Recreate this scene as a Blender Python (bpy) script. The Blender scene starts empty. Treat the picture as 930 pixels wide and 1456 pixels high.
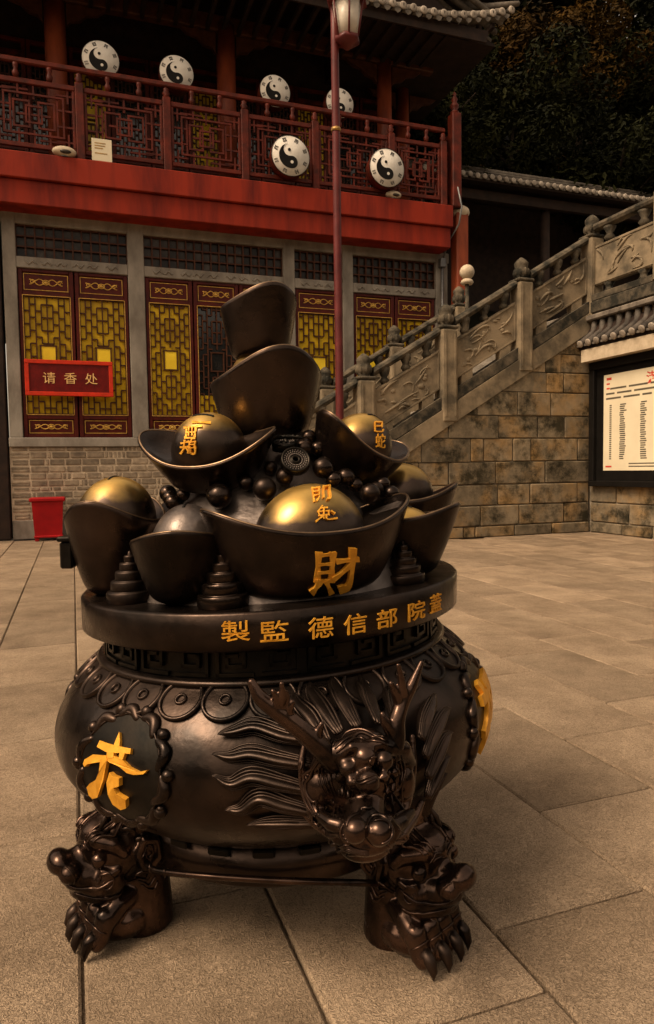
import bpy, math, random
import numpy as np
from mathutils import Vector, Matrix, Quaternion
from mathutils.bvhtree import BVHTree

random.seed(7)
rad = math.radians
SC = bpy.context.scene
COL = SC.collection

# ------------------------------------------------------------------ camera, sky, sun, exposure
CAM_H = 1.25
FOC = 1005.0                       # focal length in pixels of the 930 x 1456 photograph
YAW, PITCH, ROLL = rad(19.7), rad(3.5), rad(-0.85)

def axes(yaw):
    fh = np.array([math.sin(yaw), math.cos(yaw), 0.0])
    r = np.array([math.cos(yaw), -math.sin(yaw), 0.0])
    up = np.array([0, 0, 1.0])
    fw = fh * math.cos(PITCH) - up * math.sin(PITCH)
    u = fh * math.sin(PITCH) + up * math.cos(PITCH)
    return fw, r * math.cos(ROLL) + u * math.sin(ROLL), u * math.cos(ROLL) - r * math.sin(ROLL)

FW, RT, UP = axes(YAW)
cam = bpy.data.objects.new('camera', bpy.data.cameras.new('camera'))
COL.objects.link(cam)
cam.data.sensor_fit = 'VERTICAL'
cam.data.sensor_height = 36.0
cam.data.sensor_width = 36.0
cam.data.lens = 36.0 * FOC / 1456.0
cam.data.clip_start = 0.05
cam.data.clip_end = 500
M3 = Matrix((RT, UP, -FW)).transposed()
cam.matrix_world = Matrix.Translation((0, 0, CAM_H)) @ M3.to_4x4()
SC.camera = cam

SUN_AZ, SUN_EL = rad(-105), rad(52)      # azimuth from +Y towards +X
world = bpy.data.worlds.new('World')
SC.world = world
world.use_nodes = True
wn, wl = world.node_tree.nodes, world.node_tree.links
bg = wn['Background']
sky = wn.new('ShaderNodeTexSky')
sky.sky_type = 'NISHITA'
sky.sun_disc = False
sky.sun_elevation = SUN_EL
sky.sun_rotation = SUN_AZ
sky.air_density = 1.0
sky.dust_density = 4.0
hsv = wn.new('ShaderNodeHueSaturation')
hsv.inputs['Saturation'].default_value = 0.35
wl.new(sky.outputs[0], hsv.inputs['Color'])
tint = wn.new('ShaderNodeMix')
tint.data_type = 'RGBA'
tint.blend_type = 'MULTIPLY'
tint.inputs[0].default_value = 1.0
tint.inputs[7].default_value = (1.0, 0.775, 0.555, 1)      # warm, hazy late overcast
wl.new(hsv.outputs[0], tint.inputs[6])
wl.new(tint.outputs[2], bg.inputs[0])
bg.inputs[1].default_value = 0.14
sd = bpy.data.lights.new('sun', 'SUN')
sd.energy = 1.5
sd.angle = rad(20)
sd.color = (1.0, 0.80, 0.59)
sun = bpy.data.objects.new('sun', sd)
COL.objects.link(sun)
sv = Vector((math.sin(SUN_AZ) * math.cos(SUN_EL), math.cos(SUN_AZ) * math.cos(SUN_EL), math.sin(SUN_EL)))
sun.rotation_euler = sv.to_track_quat('Z', 'Y').to_euler()
sun.location = (0, 0, 30)
SC.view_settings.view_transform = 'Standard'
SC.view_settings.look = 'None'
SC.view_settings.gamma = 1.0
SC.view_settings.exposure = 0.85
SC.view_settings.use_curve_mapping = False
SC.render.engine = 'CYCLES'
SC.cycles.max_bounces = 6

# ------------------------------------------------------------------ pixel helpers
def _hit(fr, org, x, y, n, d):
    fw, rt, up = fr
    v = fw + rt * (x - 465.0) / FOC - up * (y - 728.0) / FOC
    n = np.array(n, float)
    return org + v * ((d - org @ n) / (v @ n)), v

def W(x, y, ax, val):              # photo pixel -> world point on the plane axis = val
    n = [0, 0, 0]; n[ax] = 1
    return _hit((FW, RT, UP), np.array([0, 0, CAM_H]), x, y, n, val)[0]

POT_D, POT_X = 2.15, -0.17
LFR = axes(0.0)
LORG = np.array([-POT_X, -POT_D, CAM_H])
def PL(x, y, yl):                  # photo pixel -> burner-local point on the plane y = yl
    return _hit(LFR, LORG, x, y, (0, 1, 0), yl)[0]
def PR(x, y, az, rd):              # ... on the upright plane at radius rd facing azimuth az
    return _hit(LFR, LORG, x, y, (math.sin(az), -math.cos(az), 0), rd)[0]
def PRAY(x, y):
    return LFR[0] + LFR[1] * (x - 465.0) / FOC - LFR[2] * (y - 728.0) / FOC

# ------------------------------------------------------------------ mesh builder
def sm(t):
    t = max(0.0, min(1.0, t)); return t * t * (3 - 2 * t)

def warp(p):                       # the casting sits a little askew on its feet
    return (p[0], p[1], p[2] + 0.042 * p[0] * sm((p[2] - 0.2) / 0.45))

class MB:
    def __init__(self):
        self.v, self.f, self.s = [], [], []
    def add(self, vs, fs, smooth=True):
        o = len(self.v)
        self.v += [tuple(map(float, q)) for q in vs]
        self.f += [tuple(i + o for i in f) for f in fs]
        self.s += [smooth] * len(fs)
    def box(self, lo, hi, m=None):
        x0, y0, z0 = lo; x1, y1, z1 = hi
        vs = [(x0,y0,z0),(x1,y0,z0),(x1,y1,z0),(x0,y1,z0),(x0,y0,z1),(x1,y0,z1),(x1,y1,z1),(x0,y1,z1)]
        if m is not None: vs = [tuple(m @ Vector(q)) for q in vs]
        self.add(vs, [(0,3,2,1),(4,5,6,7),(0,1,5,4),(1,2,6,5),(2,3,7,6),(3,0,4,7)], False)
        return self
    def cbox(self, lo, hi, c=0.01, m=None):      # chamfered box
        x0, y0, z0 = lo; x1, y1, z1 = hi
        c = min(c, (x1-x0)*.45, (y1-y0)*.45, (z1-z0)*.45)
        vs, idx = [], {}
        X, Y, Z = (x0, x1), (y0, y1), (z0, z1)
        for i in (0,1):
            for j in (0,1):
                for k in (0,1):
                    sx, sy, sz = (c if i == 0 else -c), (c if j == 0 else -c), (c if k == 0 else -c)
                    for a, q in enumerate(((X[i], Y[j]+sy, Z[k]+sz), (X[i]+sx, Y[j], Z[k]+sz), (X[i]+sx, Y[j]+sy, Z[k]))):
                        idx[(i,j,k,a)] = len(vs); vs.append(q)
        g = lambda *t: idx[t]
        fs = []
        for i in (0,1): fs.append([g(i,0,0,0), g(i,0,1,0), g(i,1,1,0), g(i,1,0,0)][::(1 if i == 0 else -1)])
        for j in (0,1): fs.append([g(0,j,0,1), g(1,j,0,1), g(1,j,1,1), g(0,j,1,1)][::(1 if j == 0 else -1)])
        for k in (0,1): fs.append([g(0,0,k,2), g(0,1,k,2), g(1,1,k,2), g(1,0,k,2)][::(1 if k == 0 else -1)])
        for j in (0,1):
            for k in (0,1): fs.append([g(0,j,k,1), g(1,j,k,1), g(1,j,k,2), g(0,j,k,2)])
        for i in (0,1):
            for k in (0,1): fs.append([g(i,0,k,0), g(i,1,k,0), g(i,1,k,2), g(i,0,k,2)])
            for j in (0,1): fs.append([g(i,j,0,0), g(i,j,1,0), g(i,j,1,1), g(i,j,0,1)])
        for i in (0,1):
            for j in (0,1):
                for k in (0,1): fs.append([g(i,j,k,0), g(i,j,k,1), g(i,j,k,2)])
        if m is not None: vs = [tuple(m @ Vector(q)) for q in vs]
        self.add(vs, fs, False)
        return self
    def prism(self, poly, y0, y1, ax=1):          # polygon in the two other axes, extruded along ax
        n = len(poly)
        def P(a, b, t):
            return [(t,a,b),(a,t,b),(a,b,t)][ax]
        vs = [P(a,b,y0) for a,b in poly] + [P(a,b,y1) for a,b in poly]
        fs = [tuple(range(n)), tuple(range(2*n-1, n-1, -1))] + [(i, i+n, (i+1)%n+n, (i+1)%n) for i in range(n)]
        self.add(vs, fs, False)
        return self
    def lathe(self, prof, n=48, c=(0,0), cap=True, a0=0, a1=2*math.pi, m=None):
        full = abs(a1-a0-2*math.pi) < 1e-6
        k = n if full else n+1
        vs = []
        for i in range(k):
            a = a0+(a1-a0)*i/n
            for r, z in prof: vs.append((c[0]+r*math.cos(a), c[1]+r*math.sin(a), z))
        p = len(prof); fs = []
        for i in range(n):
            j = (i+1) % k
            for t in range(p-1): fs.append((i*p+t, j*p+t, j*p+t+1, i*p+t+1))
        if m is not None: vs = [tuple(m @ Vector(q)) for q in vs]
        self.add(vs, fs)
        if cap and full:
            o = len(self.v)-len(vs)
            self.f.append(tuple(o+i*p for i in range(n-1,-1,-1))); self.s.append(False)
            self.f.append(tuple(o+i*p+p-1 for i in range(n))); self.s.append(False)
        return self
    def ell(self, c, r, m=None, n=16, k=10):
        if not hasattr(r, '__len__'): r = (r, r, r)
        vs = [(0,0,-1)]
        for j in range(1,k):
            t = math.pi*j/k
            for i in range(n):
                a = 2*math.pi*i/n
                vs.append((math.sin(t)*math.cos(a), math.sin(t)*math.sin(a), -math.cos(t)))
        vs.append((0,0,1))
        fs = [(0, 1+(i+1)%n, 1+i) for i in range(n)]
        for j in range(k-2):
            for i in range(n):
                a, b = 1+j*n+i, 1+j*n+(i+1)%n
                fs.append((a, b, b+n, a+n))
        L = len(vs)-1
        fs += [(L, 1+(k-2)*n+i, 1+(k-2)*n+(i+1)%n) for i in range(n)]
        out = []
        for q in vs:
            w = Vector((q[0]*r[0], q[1]*r[1], q[2]*r[2]))
            if m is not None: w = m @ w
            out.append((w.x+c[0], w.y+c[1], w.z+c[2]))
        self.add(out, fs)
        return self
    def tube(self, pts, rs, n=8, smooth=True, caps=True, flat=None):
        pts = [Vector(p) for p in pts]
        if not hasattr(rs, '__len__'): rs = [rs]*len(pts)
        T = []
        for i in range(len(pts)):
            d = pts[min(i+1,len(pts)-1)]-pts[max(i-1,0)]
            T.append(d.normalized() if d.length > 1e-9 else Vector((0,0,1)))
        u = T[0].cross(Vector((0,0,1)))
        if u.length < .1: u = T[0].cross(Vector((1,0,0)))
        u.normalize()
        vs = []
        for p, t, r in zip(pts, T, rs):
            u = (u-t*u.dot(t)).normalized()
            w = t.cross(u)
            for i in range(n):
                a = 2*math.pi*(i+.5)/n
                vs.append(p+u*(r*math.cos(a))+w*(r*math.sin(a)*(flat or 1)))
        fs = []
        for k in range(len(pts)-1):
            for i in range(n):
                j = (i+1)%n
                fs.append((k*n+i, k*n+j, (k+1)*n+j, (k+1)*n+i))
        if caps:
            a, b = len(vs), len(vs)+1
            vs += [pts[0]-T[0]*rs[0]*.6, pts[-1]+T[-1]*rs[-1]*.6]
            L = (len(pts)-1)*n
            fs += [(a, (i+1)%n, i) for i in range(n)]+[(b, L+i, L+(i+1)%n) for i in range(n)]
        self.add([tuple(q) for q in vs], fs, smooth)
        return self
    def mesh(self, name, mat, off=(0,0,0), w=False):
        me = bpy.data.meshes.new(name)
        vs = [warp(q) for q in self.v] if w else self.v
        me.from_pydata([(a-off[0], b-off[1], c-off[2]) for a,b,c in vs], [], self.f)
        me.polygons.foreach_set('use_smooth', self.s)
        me.materials.append(mat)
        me.update()
        return me
    def obj(self, name, mat, parent=None, off=(0,0,0), w=False):
        return link(name, self.mesh(name, mat, off, w), parent)

def link(name, me, parent=None, loc=(0,0,0), rot=(0,0,0), scale=(1,1,1)):
    o = bpy.data.objects.new(name, me)
    COL.objects.link(o)
    o.parent = parent
    o.location = loc; o.rotation_euler = rot; o.scale = scale
    return o

STUFF = ('lattice','gold_scroll','gold_edge','cloud_carving','relief','text_lines','red_lines','printed_lines','rafters','coin_relief','scroll_frame','mane','curled_ornament','trigram','carved_line')
def tag(o, label=None, cat=None, group=None, kind=None):
    if label: o['label'] = label
    if cat: o['category'] = cat
    if group: o['group'] = group
    if kind: o['kind'] = kind
    return o

def thing(name, loc, label, cat, group=None, rz=0):
    o = link(name, None, None, loc, (0,0,rz))
    o.empty_display_size = .2
    return tag(o, label, cat, group)

def sculpt(mb, voxel, smooth=3):
    me = mb.mesh('tmp', None)
    o = link('tmp', me)
    r = o.modifiers.new('r', 'REMESH'); r.mode = 'VOXEL'; r.voxel_size = voxel; r.use_smooth_shade = True
    s = o.modifiers.new('s', 'SMOOTH'); s.iterations = smooth; s.factor = .5
    dg = bpy.context.evaluated_depsgraph_get()
    out = bpy.data.meshes.new_from_object(o.evaluated_get(dg), depsgraph=dg)
    bpy.data.objects.remove(o)
    out.materials.clear()
    out.polygons.foreach_set('use_smooth', [True]*len(out.polygons))
    return out

def spline(pts, n):
    pts = [np.array(p, float) for p in pts]
    P = [2*pts[0]-pts[1]]+pts+[2*pts[-1]-pts[-2]]
    out = []
    for i in range(1, len(P)-2):
        for k in range(n):
            t = k/n
            a, b, c, d = P[i-1], P[i], P[i+1], P[i+2]
            out.append(.5*((2*b)+(c-a)*t+(2*a-5*b+4*c-d)*t*t+(3*b-a-3*c+d)*t**3))
    out.append(pts[-1])
    return out

# ------------------------------------------------------------------ materials
def mat(name, col, rough=.6, metal=0.0, var=0.0, scale=6.0, col2=None, bump=0.0, bscale=40.0, rnd=0.0,
        stretch=(1,1,1), detail=6, rvar=0.0, spec=.18, lo=.35, hi=.65):
    m = bpy.data.materials.new(name)
    m.use_nodes = True
    N, L = m.node_tree.nodes, m.node_tree.links
    b = N['Principled BSDF']
    b.inputs['Metallic'].default_value = metal
    b.inputs['Roughness'].default_value = rough
    b.inputs['Specular IOR Level'].default_value = spec
    tc = N.new('ShaderNodeTexCoord')
    mp = N.new('ShaderNodeMapping'); mp.inputs['Scale'].default_value = stretch
    L.new(tc.outputs['Object'], mp.inputs[0])
    oi = N.new('ShaderNodeObjectInfo')
    if rnd:
        ad = N.new('ShaderNodeVectorMath'); ad.operation = 'ADD'
        sc_ = N.new('ShaderNodeVectorMath'); sc_.operation = 'SCALE'; sc_.inputs['Scale'].default_value = 37.0
        cb = N.new('ShaderNodeCombineXYZ')
        for i in range(3): L.new(oi.outputs['Random'], cb.inputs[i])
        L.new(cb.outputs[0], sc_.inputs[0]); L.new(mp.outputs[0], ad.inputs[0]); L.new(sc_.outputs[0], ad.inputs[1])
        vec = ad.outputs[0]
    else:
        vec = mp.outputs[0]
    last = None
    nz = N.new('ShaderNodeTexNoise'); nz.inputs['Scale'].default_value = scale; nz.inputs['Detail'].default_value = detail
    nz.inputs['Roughness'].default_value = .62
    L.new(vec, nz.inputs['Vector'])
    rp = N.new('ShaderNodeValToRGB')
    c2 = col2 if col2 is not None else tuple(x*(1-var) for x in col)
    c1 = col if col2 is not None else tuple(min(1, x*(1+var)) for x in col)
    rp.color_ramp.elements[0].position = lo; rp.color_ramp.elements[1].position = hi
    rp.color_ramp.elements[0].color = (*c2, 1); rp.color_ramp.elements[1].color = (*c1, 1)
    L.new(nz.outputs['Fac'], rp.inputs[0])
    last = rp.outputs[0]
    if rnd:
        mr = N.new('ShaderNodeMapRange')
        mr.inputs['To Min'].default_value = 1-rnd; mr.inputs['To Max'].default_value = 1+rnd
        L.new(oi.outputs['Random'], mr.inputs['Value'])
        mx = N.new('ShaderNodeVectorMath'); mx.operation = 'SCALE'
        L.new(last, mx.inputs[0]); L.new(mr.outputs[0], mx.inputs['Scale'])
        last = mx.outputs[0]
    L.new(last, b.inputs['Base Color'])
    if rvar:
        mr2 = N.new('ShaderNodeMapRange')
        mr2.inputs['From Min'].default_value = .3; mr2.inputs['From Max'].default_value = .7
        mr2.inputs['To Min'].default_value = max(.03, rough-rvar); mr2.inputs['To Max'].default_value = rough+rvar
        n3 = N.new('ShaderNodeTexNoise'); n3.inputs['Scale'].default_value = scale*2.3; n3.inputs['Detail'].default_value = 5
        L.new(vec, n3.inputs['Vector']); L.new(n3.outputs['Fac'], mr2.inputs['Value']); L.new(mr2.outputs[0], b.inputs['Roughness'])
    if bump:
        n2 = N.new('ShaderNodeTexNoise'); n2.inputs['Scale'].default_value = bscale; n2.inputs['Detail'].default_value = 4
        L.new(vec, n2.inputs['Vector'])
        bp = N.new('ShaderNodeBump'); bp.inputs['Strength'].default_value = bump; bp.inputs['Distance'].default_value = .01
        L.new(n2.outputs['Fac'], bp.inputs['Height']); L.new(bp.outputs[0], b.inputs['Normal'])
    m['out'] = ''
    return m

M = {}
M['bronze'] = mat('bronze', (.072,.048,.036), .32, .92, scale=3.4, col2=(.018,.0145,.0125), lo=.36, hi=.70, rvar=.15, bump=.09, bscale=45, detail=9)
M['bronze_polished'] = mat('bronze_polished', (.120,.073,.053), .24, .92, scale=7, col2=(.017,.013,.011), rvar=.08)
M['bronze_dark'] = mat('bronze_dark', (.026,.021,.016), .38, .85, scale=9, col2=(.010,.010,.009), rvar=.1, bump=.04, bscale=90)
M['bronze_worn'] = mat('bronze_worn', (.19,.158,.138), .42, .85, scale=9, col2=(.075,.061,.054), rvar=.1, bump=.12, bscale=70)
M['bright_edge'] = mat('bright_edge', (.30,.20,.12), .32, .9, scale=14, col2=(.12,.08,.05))  # worn rim metal, lightened so its colour also carries the rim highlight
M['gold'] = mat('gold_paint', (.80,.40,.045), .42, .25, scale=20, col2=(.55,.24,.02), bump=.1, bscale=120)
M['gold_dull'] = mat('gold_dull', (.50,.30,.09), .45, .5, scale=25, col2=(.22,.13,.05))

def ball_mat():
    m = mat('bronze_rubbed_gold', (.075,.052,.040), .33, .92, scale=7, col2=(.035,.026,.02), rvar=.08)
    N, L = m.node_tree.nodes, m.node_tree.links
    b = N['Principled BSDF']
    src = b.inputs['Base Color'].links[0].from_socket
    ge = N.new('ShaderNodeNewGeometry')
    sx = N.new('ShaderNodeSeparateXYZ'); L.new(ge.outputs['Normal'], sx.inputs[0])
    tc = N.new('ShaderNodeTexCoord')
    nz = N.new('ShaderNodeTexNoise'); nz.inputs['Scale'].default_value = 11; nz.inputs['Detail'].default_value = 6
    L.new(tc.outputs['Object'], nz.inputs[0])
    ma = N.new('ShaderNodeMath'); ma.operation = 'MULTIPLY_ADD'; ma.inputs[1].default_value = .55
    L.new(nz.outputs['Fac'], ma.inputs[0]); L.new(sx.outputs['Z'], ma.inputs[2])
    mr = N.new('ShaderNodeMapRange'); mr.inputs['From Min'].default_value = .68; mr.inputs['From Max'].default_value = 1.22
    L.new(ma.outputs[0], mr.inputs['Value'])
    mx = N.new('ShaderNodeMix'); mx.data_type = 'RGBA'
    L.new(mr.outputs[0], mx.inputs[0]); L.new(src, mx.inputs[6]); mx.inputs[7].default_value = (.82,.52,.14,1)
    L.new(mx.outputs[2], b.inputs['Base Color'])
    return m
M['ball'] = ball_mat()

def slab_mat():
    m = mat('stone_slab', (.41,.308,.208), .8, 0, scale=3.2, col2=(.275,.203,.135), rnd=.20, bump=0)
    N, L = m.node_tree.nodes, m.node_tree.links
    b = N['Principled BSDF']
    tc = N.new('ShaderNodeTexCoord')
    geo = N.new('ShaderNodeNewGeometry')
    vo = N.new('ShaderNodeTexNoise'); vo.inputs['Scale'].default_value = 95; vo.inputs['Detail'].default_value = 2; vo.inputs['Distortion'].default_value = 2.2
    L.new(geo.outputs['Position'], vo.inputs['Vector'])
    n2 = N.new('ShaderNodeTexNoise'); n2.inputs['Scale'].default_value = 9; n2.inputs['Detail'].default_value = 5
    L.new(geo.outputs['Position'], n2.inputs['Vector'])
    ad = N.new('ShaderNodeMath'); ad.operation = 'MULTIPLY_ADD'; ad.inputs[1].default_value = .35
    L.new(n2.outputs['Fac'], ad.inputs[0]); L.new(vo.outputs['Fac'], ad.inputs[2])
    bp = N.new('ShaderNodeBump'); bp.inputs['Strength'].default_value = 1.0; bp.inputs['Distance'].default_value = .010
    L.new(ad.outputs[0], bp.inputs['Height']); L.new(bp.outputs[0], b.inputs['Normal'])
    # dark stains with shapes of their own
    oi = N.new('ShaderNodeObjectInfo'); cb_ = N.new('ShaderNodeVectorMath'); cb_.operation = 'MULTIPLY_ADD'; cb_.inputs[1].default_value = (23,23,23)
    L.new(oi.outputs['Random'], cb_.inputs[0]); L.new(geo.outputs['Position'], cb_.inputs[2])
    st = N.new('ShaderNodeTexNoise'); st.inputs['Scale'].default_value = 1.1; st.inputs['Detail'].default_value = 9; st.inputs['Roughness'].default_value = .7
    L.new(cb_.outputs[0], st.inputs['Vector'])
    r2 = N.new('ShaderNodeValToRGB'); r2.color_ramp.elements[0].position = .34; r2.color_ramp.elements[0].color = (.74,.72,.70,1)
    r2.color_ramp.elements[1].position = .62; r2.color_ramp.elements[1].color = (1,1,1,1)
    L.new(st.outputs['Fac'], r2.inputs[0])
    src = b.inputs['Base Color'].links[0].from_socket
    r3 = N.new('ShaderNodeValToRGB'); r3.color_ramp.elements[0].position = .34; r3.color_ramp.elements[0].color = (.42,.40,.37,1)
    r3.color_ramp.elements[1].position = .55; r3.color_ramp.elements[1].color = (1,1,1,1)
    L.new(vo.outputs['Fac'], r3.inputs[0])  # bump noise again: shade in the chisel hollows put into the colour
    m1 = N.new('ShaderNodeMix'); m1.data_type = 'RGBA'; m1.blend_type = 'MULTIPLY'; m1.inputs[0].default_value = 1
    L.new(src, m1.inputs[6]); L.new(r2.outputs[0], m1.inputs[7])
    m2 = N.new('ShaderNodeMix'); m2.data_type = 'RGBA'; m2.blend_type = 'MULTIPLY'; m2.inputs[0].default_value = .8
    L.new(m1.outputs[2], m2.inputs[6]); L.new(r3.outputs[0], m2.inputs[7])
    L.new(m2.outputs[2], b.inputs['Base Color'])
    return m
M['slab'] = slab_mat()
M['joint'] = mat('joint_dirt', (.06,.045,.03), .95, var=.3, scale=12)

def block_mat():
    m = mat('stone_block', (.22,.175,.115), .85, scale=5, col2=(.11,.09,.06), rnd=.25, bump=.7, bscale=22)
    N, L = m.node_tree.nodes, m.node_tree.links
    b = N['Principled BSDF']
    src = b.inputs['Base Color'].links[0].from_socket
    oi = N.new('ShaderNodeObjectInfo'); geo = N.new('ShaderNodeNewGeometry')
    cb_ = N.new('ShaderNodeVectorMath'); cb_.operation = 'MULTIPLY_ADD'; cb_.inputs[1].default_value = (23,23,23)
    L.new(oi.outputs['Random'], cb_.inputs[0]); L.new(geo.outputs['Position'], cb_.inputs[2])
    nz = N.new('ShaderNodeTexNoise'); nz.inputs['Scale'].default_value = 1.3; nz.inputs['Detail'].default_value = 7; nz.inputs['Roughness'].default_value = .65
    L.new(cb_.outputs[0], nz.inputs['Vector'])
    ad = N.new('ShaderNodeMath'); ad.operation = 'MULTIPLY_ADD'; ad.inputs[1].default_value = .16
    L.new(oi.outputs['Random'], ad.inputs[0]); L.new(nz.outputs['Fac'], ad.inputs[2])
    mr = N.new('ShaderNodeMapRange'); mr.inputs['From Min'].default_value = .57; mr.inputs['From Max'].default_value = .84
    L.new(ad.outputs[0], mr.inputs['Value'])
    mx = N.new('ShaderNodeMix'); mx.data_type = 'RGBA'
    L.new(mr.outputs[0], mx.inputs[0]); L.new(src, mx.inputs[6]); mx.inputs[7].default_value = (.33,.195,.07,1)
    # dark lichen stains
    n2 = N.new('ShaderNodeTexNoise'); n2.inputs['Scale'].default_value = 2.1; n2.inputs['Detail'].default_value = 9; n2.inputs['Roughness'].default_value = .72
    L.new(cb_.outputs[0], n2.inputs['Vector'])
    r2 = N.new('ShaderNodeValToRGB'); r2.color_ramp.elements[0].position = .39; r2.color_ramp.elements[0].color = (.13,.14,.11,1)
    r2.color_ramp.elements[1].position = .53; r2.color_ramp.elements[1].color = (1,1,1,1)
    L.new(n2.outputs['Fac'], r2.inputs[0])
    m2 = N.new('ShaderNodeMix'); m2.data_type = 'RGBA'; m2.blend_type = 'MULTIPLY'; m2.inputs[0].default_value = .95
    L.new(mx.outputs[2], m2.inputs[6]); L.new(r2.outputs[0], m2.inputs[7])
    L.new(m2.outputs[2], b.inputs['Base Color'])
    return m
M['block'] = block_mat()
M['mortar'] = mat('mortar', (.26,.22,.165), .95, var=.3, scale=8, bump=.3)
M['carved'] = mat('carved_stone', (.25,.195,.125), .88, scale=2.2, col2=(.085,.07,.048), bump=.45, bscale=35, lo=.36, hi=.60)
M['rail_stone'] = mat('mossy_stone', (.13,.105,.072), .9, scale=4, col2=(.022,.021,.016), bump=.5, bscale=30, lo=.40, hi=.66)
M['frame_stone'] = mat('grey_stone', (.29,.26,.215), .8, scale=2.6, col2=(.15,.13,.105), bump=.2, bscale=25, stretch=(1,1,.5))
M['brick'] = mat('grey_brick', (.31,.245,.17), .88, scale=9, col2=(.15,.118,.085), rnd=.38, bump=.4, bscale=45)
M['brick_mortar'] = mat('pale_mortar', (.56,.46,.33), .92, scale=7, col2=(.40,.32,.23), bump=.3, bscale=50)
M['red_beam'] = mat('red_paint', (.25,.021,.006), .6, scale=3.0, col2=(.10,.008,.004), bump=.15, bscale=14, stretch=(1,1,.16), lo=.3, hi=.6)
M['red_wood'] = mat('red_wood', (.125,.018,.008), .5, scale=5, col2=(.045,.009,.005), bump=.15, bscale=30)
M['dark_red'] = mat('dark_red_lacquer', (.085,.010,.005), .45, scale=5, col2=(.045,.006,.004), bump=.08, bscale=30)
M['brown_wood'] = mat('brown_lattice_wood', (.085,.030,.012), .5, scale=8, col2=(.04,.014,.007))
M['column'] = mat('red_column_lacquer', (.26,.055,.02), .4, scale=3, col2=(.12,.026,.012), stretch=(1,1,.3))
M['dark_wood'] = mat('dark_eave_wood', (.030,.017,.011), .7, scale=5, col2=(.014,.009,.007))
M['yellow'] = mat('yellow_glass', (.82,.54,.016), .3, scale=1.6, col2=(.48,.29,.012), bump=.05, bscale=6)
M['yellow_bright'] = mat('bright_yellow_glass', (.90,.66,.04), .3, scale=3, col2=(.75,.52,.03))
M['dark_glass'] = mat('dark_glass', (.02,.018,.016), .12, scale=3, col2=(.012,.012,.012), spec=.6)
M['grey_glass'] = mat('dusty_glass', (.055,.046,.038), .25, scale=5, col2=(.014,.012,.010), rnd=.7)
M['gold_trim'] = mat('gold_trim', (.68,.42,.09), .45, .2, scale=15, col2=(.42,.23,.05))
M['tile'] = mat('grey_roof_tile', (.17,.145,.115), .8, scale=6, col2=(.075,.062,.05), rnd=.25, bump=.3, bscale=30)
M['tile_dark'] = mat('dark_roof_tile', (.10,.085,.07), .8, scale=6, col2=(.035,.03,.025), rnd=.25, bump=.3, bscale=30)
M['tile_end'] = mat('pale_tile_end', (.36,.31,.25), .8, scale=9, col2=(.20,.165,.13), rnd=.2)
M['white'] = mat('white_paint', (.74,.70,.62), .5, scale=4, col2=(.60,.55,.47))
M['black'] = mat('black_paint', (.008,.007,.006), .5, var=.2, spec=.1)
M['paper'] = mat('cream_paper', (.72,.64,.46), .6, scale=2, col2=(.66,.58,.41))
M['ink'] = mat('dark_ink', (.10,.085,.06), .7, var=.2)
M['red_ink'] = mat('red_ink', (.50,.05,.03), .6, var=.2)
M['pole'] = mat('oxblood_paint', (.12,.022,.020), .42, scale=6, col2=(.07,.013,.012))
M['lamp_glass'] = mat('milk_glass', (.66,.60,.50), .3, scale=3, col2=(.52,.46,.37))
M['shell'] = mat('cream_shade', (.58,.48,.34), .5, scale=5, col2=(.40,.32,.22))
M['bin'] = mat('red_plastic', (.34,.008,.010), .38, scale=3, col2=(.24,.006,.008))
M['steel'] = mat('grey_steel', (.22,.22,.21), .45, .6, scale=8, col2=(.14,.14,.14))
M['bark'] = mat('bark', (.045,.032,.022), .95, scale=6, col2=(.02,.015,.011), bump=.6, bscale=18, stretch=(1,1,.25))
M['soil'] = mat('forest_floor', (.010,.010,.005), 1, scale=.8, col2=(.004,.004,.002), bump=.5, bscale=4, spec=.1)

def leaf_mat(name, c1, c2):
    m = mat(name, c1, .65, scale=.5, col2=c2, rnd=.2, spec=.05)
    return m
M['leaf'] = leaf_mat('leaf', (.020,.021,.005), (.002,.003,.001))
M['leaf_y'] = leaf_mat('leaf_autumn', (.060,.030,.004), (.004,.004,.001))

# ------------------------------------------------------------------ ground
g = MB(); g.box((-90,-90,-.30),(90,90,-.05))
tag(g.obj('ground', M['joint']), 'dirt bed beneath the stone paving of the temple court', kind='structure')
paving = tag(link('paving', None), 'tan chiselled stone slabs paving the temple court', kind='structure')
PITCHX, X0 = .523, -.02
known = {1: 2.02, 2: 1.35, 3: 1.585, 4: 2.10, 5: 2.62, 6: 2.95, 0: 2.55, 7: 2.3}
nslab = 0
for col in range(-6, 19):
    xa, xb = X0+(col-1)*PITCHX, X0+col*PITCHX
    if xa > 9.0: continue
    off = known.get(col, (col*.37) % .97)
    y = off-.97*4
    while y < 14.4:
        ya, yb = y, y+.97
        y = yb
        if yb < .55 or ya > 14.45: continue
        if yb > 14.3: yb = 14.30 if yb > 14.5 else yb
        cy = max(yb, .6)
        if xb < -.125*cy-.55 or xa > 1.05*cy+.9: continue
        if ya > 10.55 and xb > 3.2: continue
        if yb-ya < .12: continue
        j = .0042
        dz = random.uniform(-.0022, .0022)
        bb = MB(); bb.cbox((xa+j,ya+j,-.05),(xb-j,yb-j,0), .007)
        o = bb.obj('paving_slab', M['slab'], paving, ((xa+xb)/2,(ya+yb)/2,0))
        o.location = ((xa+xb)/2,(ya+yb)/2,dz)
        o.rotation_euler = (random.uniform(-.002,.002), random.uniform(-.002,.002), 0)
        nslab += 1
print('slabs', nslab)

# plain paving outside the photographed part of the court
def far_paving(name, lo, hi):
    b = MB(); b.box((*lo,-.045),(*hi,-.018))
    return tag(b.obj(name, M['slab']), 'plain stone paving of the court outside the slab rows', kind='structure')
far_paving('court_floor', (-30,-30), (30,14.4))

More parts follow.
